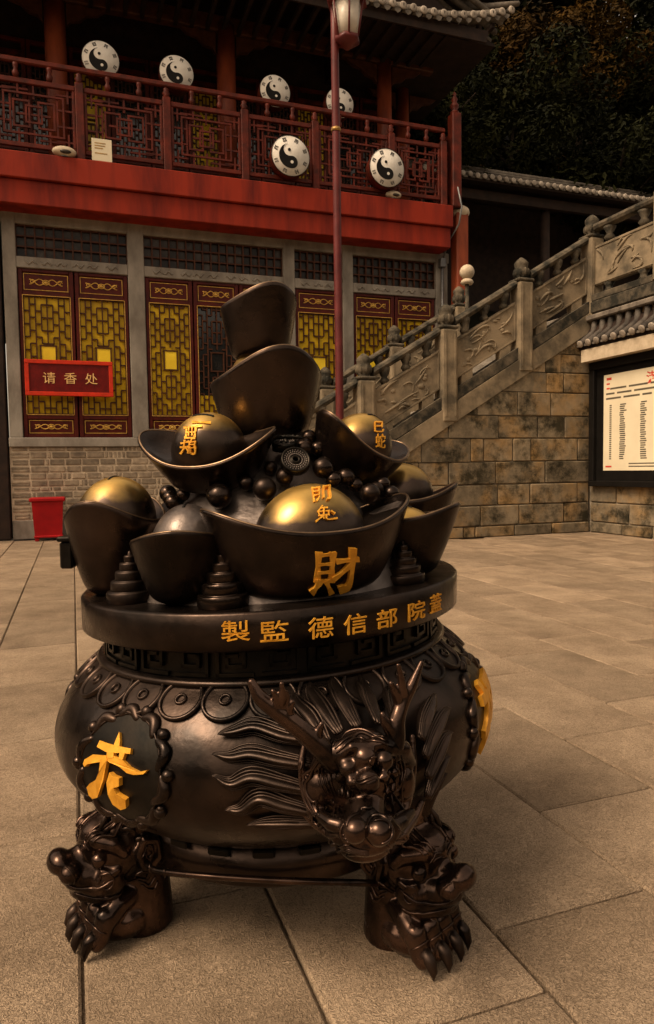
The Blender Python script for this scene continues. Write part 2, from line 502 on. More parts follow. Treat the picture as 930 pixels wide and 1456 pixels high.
# ------------------------------------------------------------------ temple hall
YB, YF, YR, YC, YU = 14.46, 13.95, 14.02, 15.3, 16.5
HX0, HX1 = -1.10, 8.25
hall = thing('temple_hall', (3.5, 16.0, 0), 'two storey red timber temple hall with yellow lattice windows and balcony', 'temple')
HO = (3.5, 16.0, 0)
def hb(name, mb, m, parent=None): return mb.obj(name, m, parent or hall, HO)

# --- base wall with bricks
bw = hb('base_wall', MB().box((HX0,YB+.010,0),(4.6,YB+.4,1.74)), M['brick_mortar'])
hb('plinth', MB().cbox((HX0,YB-.01,0),(4.6,YB+.42,.36),.012), M['frame_stone'])
random.seed(3)
z = .385; row = 0
while z < 1.70:
    thin = row in (4,)
    h = .058 if thin else .105
    if z+h > 1.735: h = 1.735-z
    x = HX0+.02+(0 if row % 2 else .03)
    first = True
    while x < 4.5:
        k = random.random()
        if first:
            # toothed stack of slivers at the corner
            for q in range(2):
                b = MB().cbox((x,YB-.004,z+q*h/2+.004),(x+.26+.05*(row%2),YB+.06,z+(q+1)*h/2-.006),.006)
                hb('brick', b, M['brick'], bw)
            x += .28+.05*(row%2)+.012
            first = False
            continue
        w = .05 if k < .38 else random.choice((.27,.30,.25))
        if thin: w *= random.choice((.5,.9))
        pr = random.uniform(0,.008)
        hb('brick', MB().cbox((x,YB-.002-pr,z),(x+w,YB+.06,z+h),.008), M['brick'], bw)
        x += w+.030
    z += h+.028; row += 1

# --- stone frame: posts, sill, lintel
posts = [(-1.08,-.85),(1.14,1.45),(4.28,4.53),(5.61,5.85),(7.86,8.16)]
for a,b in posts:
    hb('stone_post', MB().cbox((a,YB-.03,1.92),(b,YB+.3,6.05),.012), M['frame_stone'])
hb('stone_sill', MB().cbox((-1.10,YB-.05,1.742),(8.2,YB+.3,1.918),.012), M['frame_stone'])
bays = [(-.85,1.14,2),(1.45,4.28,3),(4.53,5.61,1),(5.85,7.86,2)]
hb('wall_core', MB().box((HX0,YB+.42,0),(HX1,YB+.6,6.1)), M['dark_wood'])
for bx0,bx1,n in bays:
    hb('stone_lintel', MB().cbox((bx0+.002,YB-.022,5.06),(bx1-.002,YB+.25,5.26),.01), M['frame_stone'])
    # carved cloud relief on the lintel
    cl = MB()
    for i in range(int((bx1-bx0)/.3)):
        cx = bx0+.2+i*.3+random.uniform(-.06,.06)
        pts = [(cx+.11*t, YB-.024, 5.16+.035*math.sin(t*5+i)) for t in np.linspace(-1,1,7)]
        cl.tube(pts, [.006,.016,.022,.018,.022,.014,.006], 6)
    hb('cloud_carving', cl, M['frame_stone'])

# --- transom grids
pane_me = {}
for bx0,bx1,n in bays:
    tr = hb('transom', MB().box((bx0,YB+.16,5.26),(bx1,YB+.2,5.86)), M['dark_wood'])
    nx = max(5, int(round((bx1-bx0)/.165))); nz = 3
    gx, gz = (bx1-bx0)/nx, .58/nz
    gr = MB()
    for i in range(nx+1):
        x = bx0+i*gx
        gr.box((x-.014,YB+.05,5.264),(x+.014,YB+.10,5.85))
    for k in range(nz+1):
        zz = 5.27+k*gz
        gr.box((bx0,YB+.056,zz-.014),(bx1,YB+.106,zz+.014))
    hb('lattice', gr, M['brown_wood'], tr)
    for i in range(nx):
        for k in range(nz):
            x, zz = bx0+(i+.5)*gx, 5.27+(k+.5)*gz
            b = MB().box((x-gx*.46,YB+.115,zz-gz*.46),(x+gx*.46,YB+.125,zz+gz*.46))
            hb('pane', b, M['grey_glass'], tr)
hb('top_stone', MB().cbox((HX0,YB-.02,5.86),(8.2,YB+.3,6.08),.01), M['frame_stone'])

# --- window leaves
def leaf_lattice(w, h, seed):
    """bars of a staggered lattice with a plain window in the middle"""
    rr = random.Random(seed)
    b = MB()
    nx = 8
    cx = w/nx; sh = cx*2.35; t = .0125
    h0, h1 = h*.415, h*.585
    hx0, hx1 = w*.335, w*.665
    for i in range(nx+1):
        x = i*cx
        z = 0.0; k = 0
        while z < h:
            z2 = min(h, z+sh*.5)
            inside = hx0 < x < hx1 and z2 > h0 and z < h1
            skip = (i in (3,5) and k % 5 == 2) or (i in (1,7) and k % 7 == 4)
            if not inside and not skip: b.box((x-t,0,z-.001),(x+t,.03,z2+.001))
            z = z2; k += 1
    for i in range(nx):
        q = i if i < nx/2 else nx-1-i
        z = sh*(.5 if q % 2 else 1.0)
        while z < h-.03:
            if not (hx0-.02 < (i+.5)*cx < hx1+.02 and h0-.03 < z < h1+.03):
                b.box((i*cx,.004,z-t),((i+1)*cx,.034,z+t))
            z += sh
    for x in (hx0,hx1): b.box((x-t,-.004,h0),(x+t,.038,h1))
    for zz in (h0,h1): b.box((hx0-.02,-.006,zz-t),(hx1+.02,.04,zz+t))
    for zz in (.004,h-.004): b.box((0,.006,zz-t),(w,.036,zz+t))
    return b
def scroll(b, x0, x1, z0, z1, y):
    w, h = x1-x0, z1-z0
    cx, cz = (x0+x1)/2, (z0+z1)/2
    r = .010
    for s in (-1,1):
        for q in (-1,1):
            pts = [(cx+s*w*(.04+.40*t), y, cz+q*h*.26*math.sin(t*math.pi*1.5)*(1-.3*t)) for t in np.linspace(0,1,10)]
            b.tube(pts, r, 5)
        pts = [(cx+s*w*.36+.05*math.cos(a)*(1-a/9), y, cz+.05*math.sin(a)*(1-a/9)) for a in np.linspace(0,6.5,10)]
        b.tube(pts, r, 5)
    b.tube([(cx+.06*math.cos(a), y, cz+.045*math.sin(a)) for a in np.linspace(0,2*math.pi,9)], r, 5)
    b.ell((cx,y,cz), (.035,.014,.028), n=8, k=5)
leaf_i = 0
for bx0,bx1,n in bays:
    lw = (bx1-bx0)/n
    for i in range(n):
        x0, x1 = bx0+i*lw+.012, bx0+(i+1)*lw-.012
        dark = (bx0 > 1.2 and bx0 < 2 and i == 1)
        fr = MB()
        z0, z1 = 1.922, 5.056
        za, zb = 2.36, 4.56               # lattice opening
        sw = .075
        fr.cbox((x0,YB+.02,z0),(x0+sw,YB+.11,z1),.008); fr.cbox((x1-sw,YB+.02,z0),(x1,YB+.11,z1),.008)
        for (p,q) in ((z0,z0+.06),(za-.09,za),(zb,zb+.09),(z1-.06,z1)):
            fr.cbox((x0+sw,YB+.024,p),(x1-sw,YB+.106,q),.006)
        lf = hb('window_leaf', fr, M['dark_red'])
        hb('pane', MB().box((x0+sw,YB+.092,za),(x1-sw,YB+.10,zb)), M['dark_glass'] if dark else M['yellow'], lf)
        lat = leaf_lattice(x1-x0-2*sw, zb-za, leaf_i)
        lat.v = [(a+x0+sw, b_+YB+.04, c+za) for a,b_,c in lat.v]
        hb('lattice', lat, M['brown_wood'], lf)
        pw, ph = x1-x0-2*sw, zb-za
        if not dark:
            hb('centre_pane', MB().box((x0+sw+pw*.34,YB+.046,za+ph*.42),(x0+sw+pw*.66,YB+.052,za+ph*.58)), M['yellow_bright'], lf)
        if dark:
            hb('curtain', MB().box((x0+sw+.01,YB+.084,za+.01),(x1-sw-.01,YB+.089,za+.42)), M['yellow'], lf)
        for (p,q) in ((z0+.06,za-.09),(zb+.09,z1-.06)):
            hb('carved_panel', MB().box((x0+sw,YB+.06,p),(x1-sw,YB+.10,q)), M['dark_red'], lf)
            gt = MB()
            e = .035
            for (u0,u1,w0,w1) in ((x0+sw+.02,x1-sw-.02,p+.02,p+.032),(x0+sw+.02,x1-sw-.02,q-.032,q-.02)):
                gt.box((u0,YB+.052,w0),(u1,YB+.064,w1))
            for u in (x0+sw+.02, x1-sw-.032): gt.box((u,YB+.0525,p+.032),(u+.012,YB+.0635,q-.032))
            scroll(gt, x0+sw+.08, x1-sw-.08, p+.05, q-.05, YB+.056)
            hb('gold_scroll', gt, M['gold_trim'], lf)
        gt = MB()
        for u in (x0+sw-.014, x1-sw+.002): gt.box((u,YB+.014,za-.01),(u+.012,YB+.022,zb+.01))
        for w0 in (za-.014, zb+.002): gt.box((x0+sw,YB+.0145,w0),(x1-sw,YB+.0235,w0+.012))
        hb('gold_edge', gt, M['gold_trim'], lf)
        leaf_i += 1

BX1 = W(641,320,1,YF)[0]
# --- red floor beam of the balcony
hb('floor_beam', MB().cbox((HX0-6,YF,6.04),(BX1,YF+1.0,6.47),.015), M['red_beam'])
hb('fascia_board', MB().cbox((HX0-6,YF-.07,6.472),(BX1+.03,YF+1.2,6.93),.015), M['red_beam'])
hb('balcony_floor', MB().box((HX0-6,YF+.05,6.932),(HX1,YU+.5,6.98)), M['dark_wood'])

# --- balcony railing
pxs = [115, 238, 348, 448, 556, 630]
rposts = [W(p, 200, 1, YR)[0] for p in pxs]
rposts = [rposts[0]-k*(rposts[1]-rposts[0]) for k in (4,3,2,1)]+rposts
ZT = 8.47
for i,x in enumerate(rposts):
    last = i == len(rposts)-1
    b = MB().cbox((x-.075,YR-.06,6.935),(x+.075,YR+.09,ZT-.16),.015)
    hb('railing_post', b, M['red_wood'])
    f = MB().lathe([(.0,ZT-.16),(.07,ZT-.158),(.045,ZT-.12),(.075,ZT-.08),(.045,ZT-.04),(.06,ZT-.01),(.03,ZT+.02),(0,ZT+.03)], 12, (x,YR+.015))
    hb('post_finial', f, M['red_wood'])
hb('top_rail', MB().cbox((HX0-6,YR-.03,ZT+.032),(rposts[-1]+.05,YR+.06,ZT+.13),.02), M['red_wood'])
def rail_lattice(w, h, seed):
    rr = random.Random(seed); b = MB(); t = .017
    def bar(x0,z0,x1,z1,d=0):
        b.box((min(x0,x1)-t,d,min(z0,z1)-t),(max(x0,x1)+t,d+.03,max(z0,z1)+t))
    def rect(fx0,fz0,fx1,fz1,d):
        bar(fx0*w,fz0*h,fx1*w,fz0*h,d); bar(fx0*w,fz1*h,fx1*w,fz1*h,d)
        bar(fx0*w,fz0*h,fx0*w,fz1*h,d+.002); bar(fx1*w,fz0*h,fx1*w,fz1*h,d+.002)
    rect(.12,.16,.88,.84,0); rect(.40,.36,.60,.64,.004); rect(.24,.28,.44,.72,.008); rect(.56,.28,.76,.72,.012)
    for f in (.06,.3,.5,.7,.94):
        bar(f*w,0,f*w,.22*h,.016); bar(f*w,.78*h,f*w,h,.016)
    for f in (.1,.36,.64,.9):
        bar(0,f*h,.2*w,f*h,.02); bar(.8*w,f*h,w,f*h,.02)
    bar(.3*w,.5*h,.7*w,.5*h,.022); bar(.2*w,.16*h,.2*w,.84*h,.024); bar(.8*w,.16*h,.8*w,.84*h,.024)
    bar(.12*w,.92*h,.42*w,.92*h,.026); bar(.58*w,.08*h,.88*w,.08*h,.026)
    return b
for i in range(len(rposts)-1):
    xa, xb = rposts[i]+.078, rposts[i+1]-.078
    b = MB()
    b.cbox((xa,YR-.02,8.16),(xb,YR+.05,8.25),.01)
    b.cbox((xa,YR-.015,7.06),(xb,YR+.045,7.14),.01)
    b.cbox((xa,YR-.012,7.141),(xa+.05,YR+.042,8.158),.008); b.cbox((xb-.05,YR-.012,7.141),(xb,YR+.042,8.158),.008)
    pn = hb('railing_panel', b, M['red_wood'])
    l = rail_lattice(xb-xa-.1, 1.018, i)
    l.v = [(p+xa+.05, q+YR-.005, r+7.141) for p,q,r in l.v]
    hb('lattice', l, M['red_wood'], pn)
    for fx in (.3,.7):           # little vase-shaped struts between the two rails
        x = xa+(xb-xa)*fx
        hb('rail_strut', MB().lathe([(.03,8.25),(.05,8.29),(.06,8.34),(.03,8.40),(.05,8.45),(.05,8.502)], 8, (x,YR+.015)), M['red_wood'], pn)
# side return of the railing and tall corner post with bead finial
CX1 = W(648,200,1,YR)[0]
hb('corner_post', MB().cbox((CX1-.12,YR-.09,6.94),(CX1+.1,YR+.15,8.95),.02)
   .lathe([(.09,8.95),(.10,8.99),(.05,9.03),(.095,9.09),(.095,9.14),(.045,9.2),(.075,9.26),(.03,9.33),(.045,9.37),(0,9.44)], 14, (CX1-.01,YR+.03)), M['red_wood'])
for yy0, yy1 in ((YR+.16,YC-.2),(YC+.2,YU)):
    hb('side_rail', MB().cbox((CX1-.05,yy0,8.502),(CX1+.03,yy1,8.60),.01), M['red_wood'])
    hb('side_rail', MB().cbox((CX1-.05,yy0,7.06),(CX1+.03,yy1,7.14),.01), M['red_wood'])
    pn = hb('side_rail', MB().cbox((CX1-.05,yy0,8.16),(CX1+.03,yy1,8.25),.01), M['red_wood'])
    l = rail_lattice(yy1-yy0, 1.018, 5)
    l.v = [(CX1-.03+q, yy0+p, r+7.141) for p,q,r in l.v]
    hb('lattice', l, M['red_wood'], pn)

# --- columns, upper wall with lattice doors, ceiling
cols = [W(p, 120, 1, YC)[0] for p in (81, 322, 546, 598)]
cols = [cols[0]-3.9]+cols
for i,x in enumerate(cols):
    r = .20 if i < 3 else .17
    yy = YC if i < 4 else YC+1.0
    b = hb('column', MB().lathe([(r,7.22),(r,10.6)], 24, (x,yy)), M['column'])
    hb('stone_drum', MB().lathe([(r+.05,6.98),(r+.11,7.04),(r+.11,7.12),(r+.03,7.22)], 20, (x,yy)), M['frame_stone'])
    for s in (-1,1):             # carved bracket under the tie beam
        pts = [(x+s*(r+.02), 10.0),(x+s*(r+.02),10.42),(x+s*(r+.75),10.42),(x+s*(r+.62),10.31),(x+s*(r+.40),10.26),(x+s*(r+.28),10.14),(x+s*(r+.1),10.10)]
        hb('bracket', MB().prism(pts, yy-.05, yy+.05), M['brown_wood'])
hb('tie_beam', MB().cbox((HX0-6,YC-.11,10.44),(HX1,YC+.11,10.76),.02), M['brown_wood'])
hb('upper_wall', MB().box((HX0-6,YU+.12,6.98),(HX1-.4,YU+.3,11.5)), M['dark_wood'])
nd = 12
dw = (HX1-.5-(HX0-1.2))/nd
for i in range(nd):
    x0 = HX0-1.2+i*dw; x1 = x0+dw
    fr = MB()
    fr.cbox((x0+.01,YU,7.0),(x0+.09,YU+.09,10.3),.008); fr.cbox((x1-.09,YU,7.0),(x1-.01,YU+.09,10.3),.008)
    for p,q in ((7.0,7.8),(8.02,8.1),(9.95,10.05),(10.22,10.3)): fr.cbox((x0+.09,YU+.004,p),(x1-.09,YU+.086,q),.006)
    lf = hb('upper_door', fr, M['red_wood'])
    hb('pane', MB().box((x0+.09,YU+.07,8.1),(x1-.09,YU+.08,9.95)), M['yellow'] if i % 3 == 0 else M['dark_glass'], lf)
    lat = leaf_lattice(dw-.18, 1.85, i)
    lat.v = [(a+x0+.09, b_*1.0+YU+.03, c+8.1) for a,b_,c in lat.v]
    hb('lattice', lat, M['brown_wood'], lf)
hb('ceiling', MB().box((HX0-6.5,13.7,11.6),(HX1+1.2,YU+.5,11.68)), M['dark_wood'])

# --- main roof: eave with tile rows, turning up at the corner
EYE = 13.55
e1, e2, e3 = W(520,-2,1,EYE), W(640,22,1,EYE), W(735,12,1,EYE-.2)
EZ = W(600,14,1,EYE)[2]
ECX = e3[0]
def eave_z(x):
    t = max(0.0, (x-(ECX-2.2))/2.2)
    return EZ+.42*t*t
roof = hb('roof', MB().prism([(EYE+.12,EZ-.16),(EYE+.12,EZ-.04),(YU+2.5,EZ+3.2),(YU+2.5,EZ+3.0)], HX0-7, ECX-.5, 0), M['dark_wood'])
tile_sp = .235
x = ECX
while x > -2.0:
    zz = eave_z(x)
    L = 4.6
    dy, dz = L*.80, L*.60
    b = MB()
    pts = [(x, EYE+t*dy, zz+t*dz*(.75+.25*t)) for t in (0,.06,.25,.6,1)]
    b.tube(pts, .068, 8)
    tr = hb('tile_row', b, M['tile'], roof)
    c = MB().lathe([(0,-.02),(.078,-.018),(.082,0),(.06,.012),(0,.012)], 12, (0,0), cap=False,
                   m=Matrix.Translation((x,EYE-.02,zz)) @ Matrix.Rotation(rad(90),4,'X'))
    hb('tile_end', c, M['tile_end'], roof)
    d = MB()                        # pan tile with drip lip between two cover rows
    xp = x-tile_sp/2
    zp = eave_z(xp)-.05
    d.box((xp-.09,EYE+.02,zp-.01),(xp+.09,EYE+.3,zp+.01))
    d.prism([(xp-.085,zp-.012),(xp+.085,zp-.012),(xp+.05,zp-.075),(xp,zp-.105),(xp-.05,zp-.075)], EYE+.005, EYE+.019)
    hb('drip_tile', d, M['tile'], roof)
    x -= tile_sp
# side eave returning from the corner
y = EYE+.3
while y < EYE+5:
    zz = EZ+.42*max(0,1-(y-EYE)/2.2)**2
    hb('tile_row', MB().tube([(ECX-.05,y,zz),(ECX-1.2,y,zz+.55),(ECX-3,y,zz+1.7)], .068, 8), M['tile'], roof)
    y += tile_sp
hb('side_soffit', MB().prism([(ECX-.12,EZ-.12),(ECX-.12,EZ-.08),(ECX-1.3,EZ+.42),(ECX-3.2,EZ+1.5),(ECX-3.2,EZ-.12)], EYE+.45, EYE+6, 1), M['dark_wood'], roof)
hb('hip_ridge', MB().tube([(ECX+.12,EYE-.1,EZ+.52),(ECX-.4,EYE+.4,EZ+.62),(ECX-1.6,EYE+1.6,EZ+1.3),(ECX-3.5,EYE+3.5,EZ+2.7)], [.05,.09,.12,.13], 8), M['tile'], roof)
rf = MB()
x = ECX-.35
while x > 0.5:
    rf.box((x-.04,EYE+.16,eave_z(x)-.22),(x+.04,YC,eave_z(x)-.12)); x -= .33
hb('rafters', rf, M['dark_wood'], roof)
hb('eave_board', MB().box((HX0-7,EYE+.1,EZ-.30),(ECX-.55,EYE+.15,EZ-.165)), M['dark_wood'], roof)
hb('roof_side', MB().prism([(EYE+.6,EZ-.1),(YU+2.5,EZ+3.0),(YU+2.5,EZ-.1)], ECX-.9, ECX-.7, 0), M['dark_wood'], roof)

# grey pipe and junction box on the corner of the hall
bxp = W(629,374,1,YB-.10)
cd = thing('conduit', (bxp[0],YB-.1,0), 'grey metal junction box with pipe and cable on the hall corner', 'conduit')
co = (bxp[0],YB-.1,0)
MB().cbox((bxp[0]-.07,YB-.16,bxp[2]-.1),(bxp[0]+.07,YB-.034,bxp[2]+.1),.012).obj('junction_box', M['steel'], cd, co)
MB().tube([(bxp[0],YB-.09,bxp[2]-.1),(bxp[0],YB-.09,2.0)], .03, 8).obj('pipe', M['steel'], cd, co)
MB().tube([(bxp[0]+.03,YB-.09,bxp[2]+.1),(bxp[0]+.1,YB-.2,bxp[2]+.45),(bxp[0]+.12,YF-.12,bxp[2]+.7),(bxp[0]+.18,YF-.14,6.9),(bxp[0]+.08,YF-.14,7.3)], .02, 6).obj('cable', M['steel'], cd, co)

# side body of the hall behind the stair, and dark solid standing in for the shaded door recess on the west end
hb('side_wall', MB().cbox((HX1-.30,YB+.31,0),(HX1,YU+2,6.9),.02), M['red_wood'])
hb('dark_doorway', MB().cbox((HX0-6,YB-.05,0),(HX0-.02,YB+.4,6.03),.02), M['dark_wood'])

# pale-topped pillar on the corner
pp = W(654,296,1,YF+.25)
pil = thing('corner_pillar', (pp[0],YF+.25,0), 'weathered brown pillar with pale rounded cap at the balcony corner', 'pillar')
po = (pp[0],YF+.25,0)
MB().cbox((pp[0]-.16,YF+.1,0),(pp[0]+.14,YF+.4,pp[2]-.12),.03).obj('shaft', M['column'], pil, po)
MB().ell((pp[0],YF+.25,pp[2]-.10), (.22,.2,.15)).obj('cap', M['shell'], pil, po)

# pale oval lamps on the ledge
for px,py,s,lab in ((92,231,1.0,'cream oval floodlight on the red ledge below the notice sheet'),(559,289,.85,'cream oval floodlight on the red ledge under the railing drums')):
    c = W(px,py,1,YF+.02)
    z0 = 6.932
    t = thing('ledge_lamp', (c[0],YF+.0,z0), lab, 'lamp', 'lamps on the balcony ledge')
    lo = (c[0],YF,z0)
    MB().ell((c[0],YF,z0+.10*s), (.21*s,.13*s,.095*s), n=20, k=12).obj('shade', M['shell'], t, lo)
    MB().lathe([(.09*s,z0),(.07*s,z0+.03)], 12, (c[0],YF)).obj('base', M['steel'], t, lo)
    MB().ell((c[0]+.02,YF-.10*s,z0+.07*s), (.10*s,.05,.035*s)).obj('lens', M['grey_glass'], t, lo)

# paper notice on the railing
nt = thing('paper_notice', (W(145,244,1,YR-.1)[0],YR-.1,6.94), 'cream printed notice sheet fixed to the balcony railing', 'notice')
n0, n1 = W(130,196,1,YR-.1), W(160,243,1,YR-.1)
no = tuple(nt.location)
MB().cbox((n0[0],YR-.11,6.94),(n1[0],YR-.095,n0[2]),.003).obj('sheet', M['paper'], nt, no)
b = MB()
zz = n0[2]-.09
while zz > 7.05:
    w = random.uniform(.5,.95)
    b.box((n0[0]+.05,YR-.1125,zz),(n0[0]+.05+(n1[0]-n0[0]-.1)*w,YR-.1105,zz+.018)); zz -= .045 if random.random() > .15 else .09
b.obj('printed_lines', M['gold_dull'], nt, no)

# ------------------------------------------------------------------ text glyphs
GC = {}
def glyph(ch, bold=.012):
    if (ch,bold) in GC: return GC[(ch,bold)]
    c = bpy.data.curves.new('g','FONT'); c.body = ch; c.offset = bold; c.resolution_u = 3
    o = link('g', c)
    dg = bpy.context.evaluated_depsgraph_get()
    ev = o.evaluated_get(dg)
    me = ev.to_mesh()
    vs = np.array([v.co[:2] for v in me.vertices])
    fs = [tuple(p.vertices) for p in me.polygons]
    ev.to_mesh_clear()
    bpy.data.objects.remove(o); bpy.data.curves.remove(c)
    # merge doubles
    key = {}; remap = []; out = []
    for v in vs:
        k = (round(v[0],4), round(v[1],4))
        if k not in key: key[k] = len(out); out.append(v)
        remap.append(key[k])
    fs2 = []
    for f in fs:
        q = tuple(remap[i] for i in f)
        if len(set(q)) == len(q): fs2.append(q)
    out = np.array(out); lo, hi = out.min(0), out.max(0)
    out = (out-lo)/(hi-lo)
    GC[(ch,bold)] = (out, fs2)
    return GC[(ch,bold)]
def subdiv(vs, fs, maxlen):
    vs = [tuple(v) for v in vs]; fs = list(fs)
    for it in range(4):
        mid = {}; out = []; ch = False
        for f in fs:
            if len(f) != 3: out.append(f); continue
            ids = []
            for a,b in ((0,1),(1,2),(2,0)):
                i,j = f[a],f[b]
                if math.dist(vs[i],vs[j]) > maxlen:
                    k = (min(i,j),max(i,j))
                    if k not in mid:
                        mid[k] = len(vs); vs.append(tuple((vs[i][t]+vs[j][t])/2 for t in range(2)))
                    ids.append(mid[k]); ch = True
                else: ids.append(None)
            a,b,c = f; x,y,z = ids
            nn = sum(t is not None for t in ids)
            if nn == 0: out.append(f)
            elif nn == 3: out += [(a,x,z),(x,b,y),(z,y,c),(x,y,z)]
            else:
                poly = [a]+([x] if x is not None else [])+[b]+([y] if y is not None else [])+[c]+([z] if z is not None else [])
                st = 1 if nn == 1 and x is not None else (3 if nn == 1 and y is not None else 0)
                # fan from a midpoint keeps it valid
                k0 = poly.index([t for t in ids if t is not None][0])
                poly = poly[k0:]+poly[:k0]
                out += [(poly[0],poly[i],poly[i+1]) for i in range(1,len(poly)-1)]
        fs = out
        if not ch: break
    return vs, fs
def relief(vs, fs, fn, h, back=.003):
    """solid lettering: front face on fn(u,v,h), walls back to fn(u,v,-back)"""
    b = MB(); n = len(vs)
    cnt = {}
    for f in fs:
        for i in range(len(f)):
            a, c = f[i], f[(i+1)%len(f)]
            cnt[(min(a,c),max(a,c))] = cnt.get((min(a,c),max(a,c)),0)+1
    F3 = [fn(u,v,h) for u,v in vs]; B3 = [fn(u,v,-back) for u,v in vs]
    faces = list(fs)
    for f in fs:
        for i in range(len(f)):
            a, c = f[i], f[(i+1)%len(f)]
            if cnt[(min(a,c),max(a,c))] == 1: faces.append((c,a,a+n,c+n))
    b.add(F3+B3, faces, False)
    return b

# ------------------------------------------------------------------ yin-yang drums
def yin_yang(px, py, rpx, Y, depth, label, group):
    c = W(px,py,1,Y); e = W(px,py-rpx,1,Y)
    R = abs(e[2]-c[2])
    t = thing('yin_yang_drum', (c[0],Y,c[2]), label, 'drum', group)
    o = tuple(c)
    X90 = Matrix.Translation((c[0],Y,c[2])) @ Matrix.Rotation(rad(90),4,'X')   # local z -> -Y (towards the court)
    MB().lathe([(R*.93,-depth),(R*.97,-depth*.5),(R*.96,-.05),(R,-.04),(R,.0),(R*.965,.012)], 40, m=X90).obj('drum_body', M['red_wood'], t, o)
    MB().lathe([(R*.972,.005),(R*.972,.016),(.001,.016)], 40, m=X90, cap=False).obj('white_face', M['white'], t, o)
    MB().lathe([(R*.972,.010),(R*.972,.020),(R*.998,.020),(R*.998,.010)], 40, m=X90, cap=False).obj('black_rim', M['black'], t, o)
    q = R*.60
    def disc(poly, z, name, m):
        vs = [tuple(X90 @ Vector((a,b,z))) for a,b in poly]+[tuple(X90 @ Vector((a,b,z-.004))) for a,b in poly]
        n = len(poly)
        b = MB(); b.add(vs, [tuple(range(n)), tuple(range(2*n-1,n-1,-1))]+[(i,i+n,(i+1)%n+n,(i+1)%n) for i in range(n)], False)
        return b.obj(name, m, t, o)
    arc = lambda cx,cy,r,a0,a1,n=18: [(cx+r*math.cos(rad(a)), cy+r*math.sin(rad(a))) for a in np.linspace(a0,a1,n)]
    tl = 12
    rot = lambda P: [(a*math.cos(rad(tl))-b*math.sin(rad(tl)), a*math.sin(rad(tl))+b*math.cos(rad(tl))) for a,b in P]
    big = arc(0,0,q,90,270)                                  # left half, black
    low = arc(0,-q/2,q/2,-90,90)                             # lower lobe bulges right
    upr = arc(0,q/2,q/2,270,90)                              # upper lobe cut from the left
    disc(rot(big+low[1:]+upr[1:-1]), .0225, 'black_comma', M['black'])
    disc(rot(arc(0,q/2,q*.13,0,340,12)), .0226, 'black_dot', M['black'])
    disc(rot(arc(0,-q/2,q*.13,0,340,12)), .0265, 'white_dot', M['white'])
    for k in range(8):
        a = rad(22.5+45*k)
        tg = MB()
        pat = (0b111,0b110,0b101,0b100,0b000,0b001,0b010,0b011)[k]
        for j in range(3):
            rr = R*(.735+.065*j); hw = R*.095; th = R*.018
            segs = [(-hw,hw)] if pat >> j & 1 else [(-hw,-R*.025),(R*.025,hw)]
            mm = X90 @ Matrix.Rotation(a-math.pi/2,4,'Z')
            for s0,s1 in segs: tg.box((s0,rr-th,.0165),(s1,rr+th,.0205), mm)
        tg.obj('trigram', M['black'], t, o)
    MB().box((c[0]-.03,Y+depth*.4,c[2]-R*.5),(c[0]+.03,Y+depth*1.5,c[2]+R*.5)).obj('hanger', M['dark_wood'], t, o)
    return t
G1 = 'yin-yang drums behind the balcony railing'
yin_yang(143,85,27,YR+.16,.26,'yin-yang drum above the railing beside the first red column, over the notice sheet', G1)
yin_yang(251,104,25.5,YR+.16,.26,'yin-yang drum above the railing between two red columns', G1)
yin_yang(391,130,23.5,YR+.16,.26,'yin-yang drum above the railing, unobstructed, beside the lamp pole', G1)
yin_yang(483,147,22,YR+.16,.26,'yin-yang drum above the railing, partly hidden by the lamp pole', G1)
G2 = 'yin-yang drums hung on the outside of the railing'
yin_yang(413,222,29.5,YF-.16,.26,'larger yin-yang drum hung outside the railing just beside the lamp pole', G2)
yin_yang(550,239,28,YF-.16,.26,'larger yin-yang drum hung outside the railing above the oval ledge lamp', G2)

# ------------------------------------------------------------------ red hanging sign
s0, s1 = W(36,512,1,YB-.12), W(160,563,1,YB-.12)
sg = thing('hanging_sign', (s0[0]/2+s1[0]/2,YB-.12,s1[2]), 'dark red board with gold characters across the lattice window', 'sign')
so = tuple(sg.location)
zt, zb = s0[2], s1[2]
MB().cbox((s0[0],YB-.13,zb),(s1[0],YB-.09,zt),.01).obj('board', mat('sign_board_red', (.15,.007,.005), .45, scale=6, col2=(.09,.005,.004)), sg, so)
fr = MB()
t_ = .055
fr.cbox((s0[0]-.02,YB-.15,zt-t_),(s1[0]+.02,YB-.085,zt+.02),.008); fr.cbox((s0[0]-.02,YB-.15,zb-.02),(s1[0]+.02,YB-.085,zb+t_),.008)
fr.cbox((s0[0]-.02,YB-.148,zb+t_),(s0[0]+t_,YB-.087,zt-t_),.008); fr.cbox((s1[0]-t_,YB-.148,zb+t_),(s1[0]+.02,YB-.087,zt-t_),.008)
fr.obj('frame', mat('sign_red', (.62,.035,.012), .45, scale=8, col2=(.42,.03,.01)), sg, so)
for i,ch in enumerate('请香处'):
    vs, fs = glyph(ch, -.002)
    x0 = s0[0]+(s1[0]-s0[0])*(.19+.245*i); w = (s1[0]-s0[0])*.145
    zc = (zt+zb)/2; hh = (zt-zb)*.33
    b = relief(vs, fs, lambda u,v,h: (x0+u*w, YB-.13-h, zc-hh/2+v*hh), .008)
    b.obj('character', mat('sign_gold', (.85,.56,.22), .5, scale=9, col2=(.7,.42,.15)) if i == 0 else bpy.data.materials['sign_gold'], sg, so)

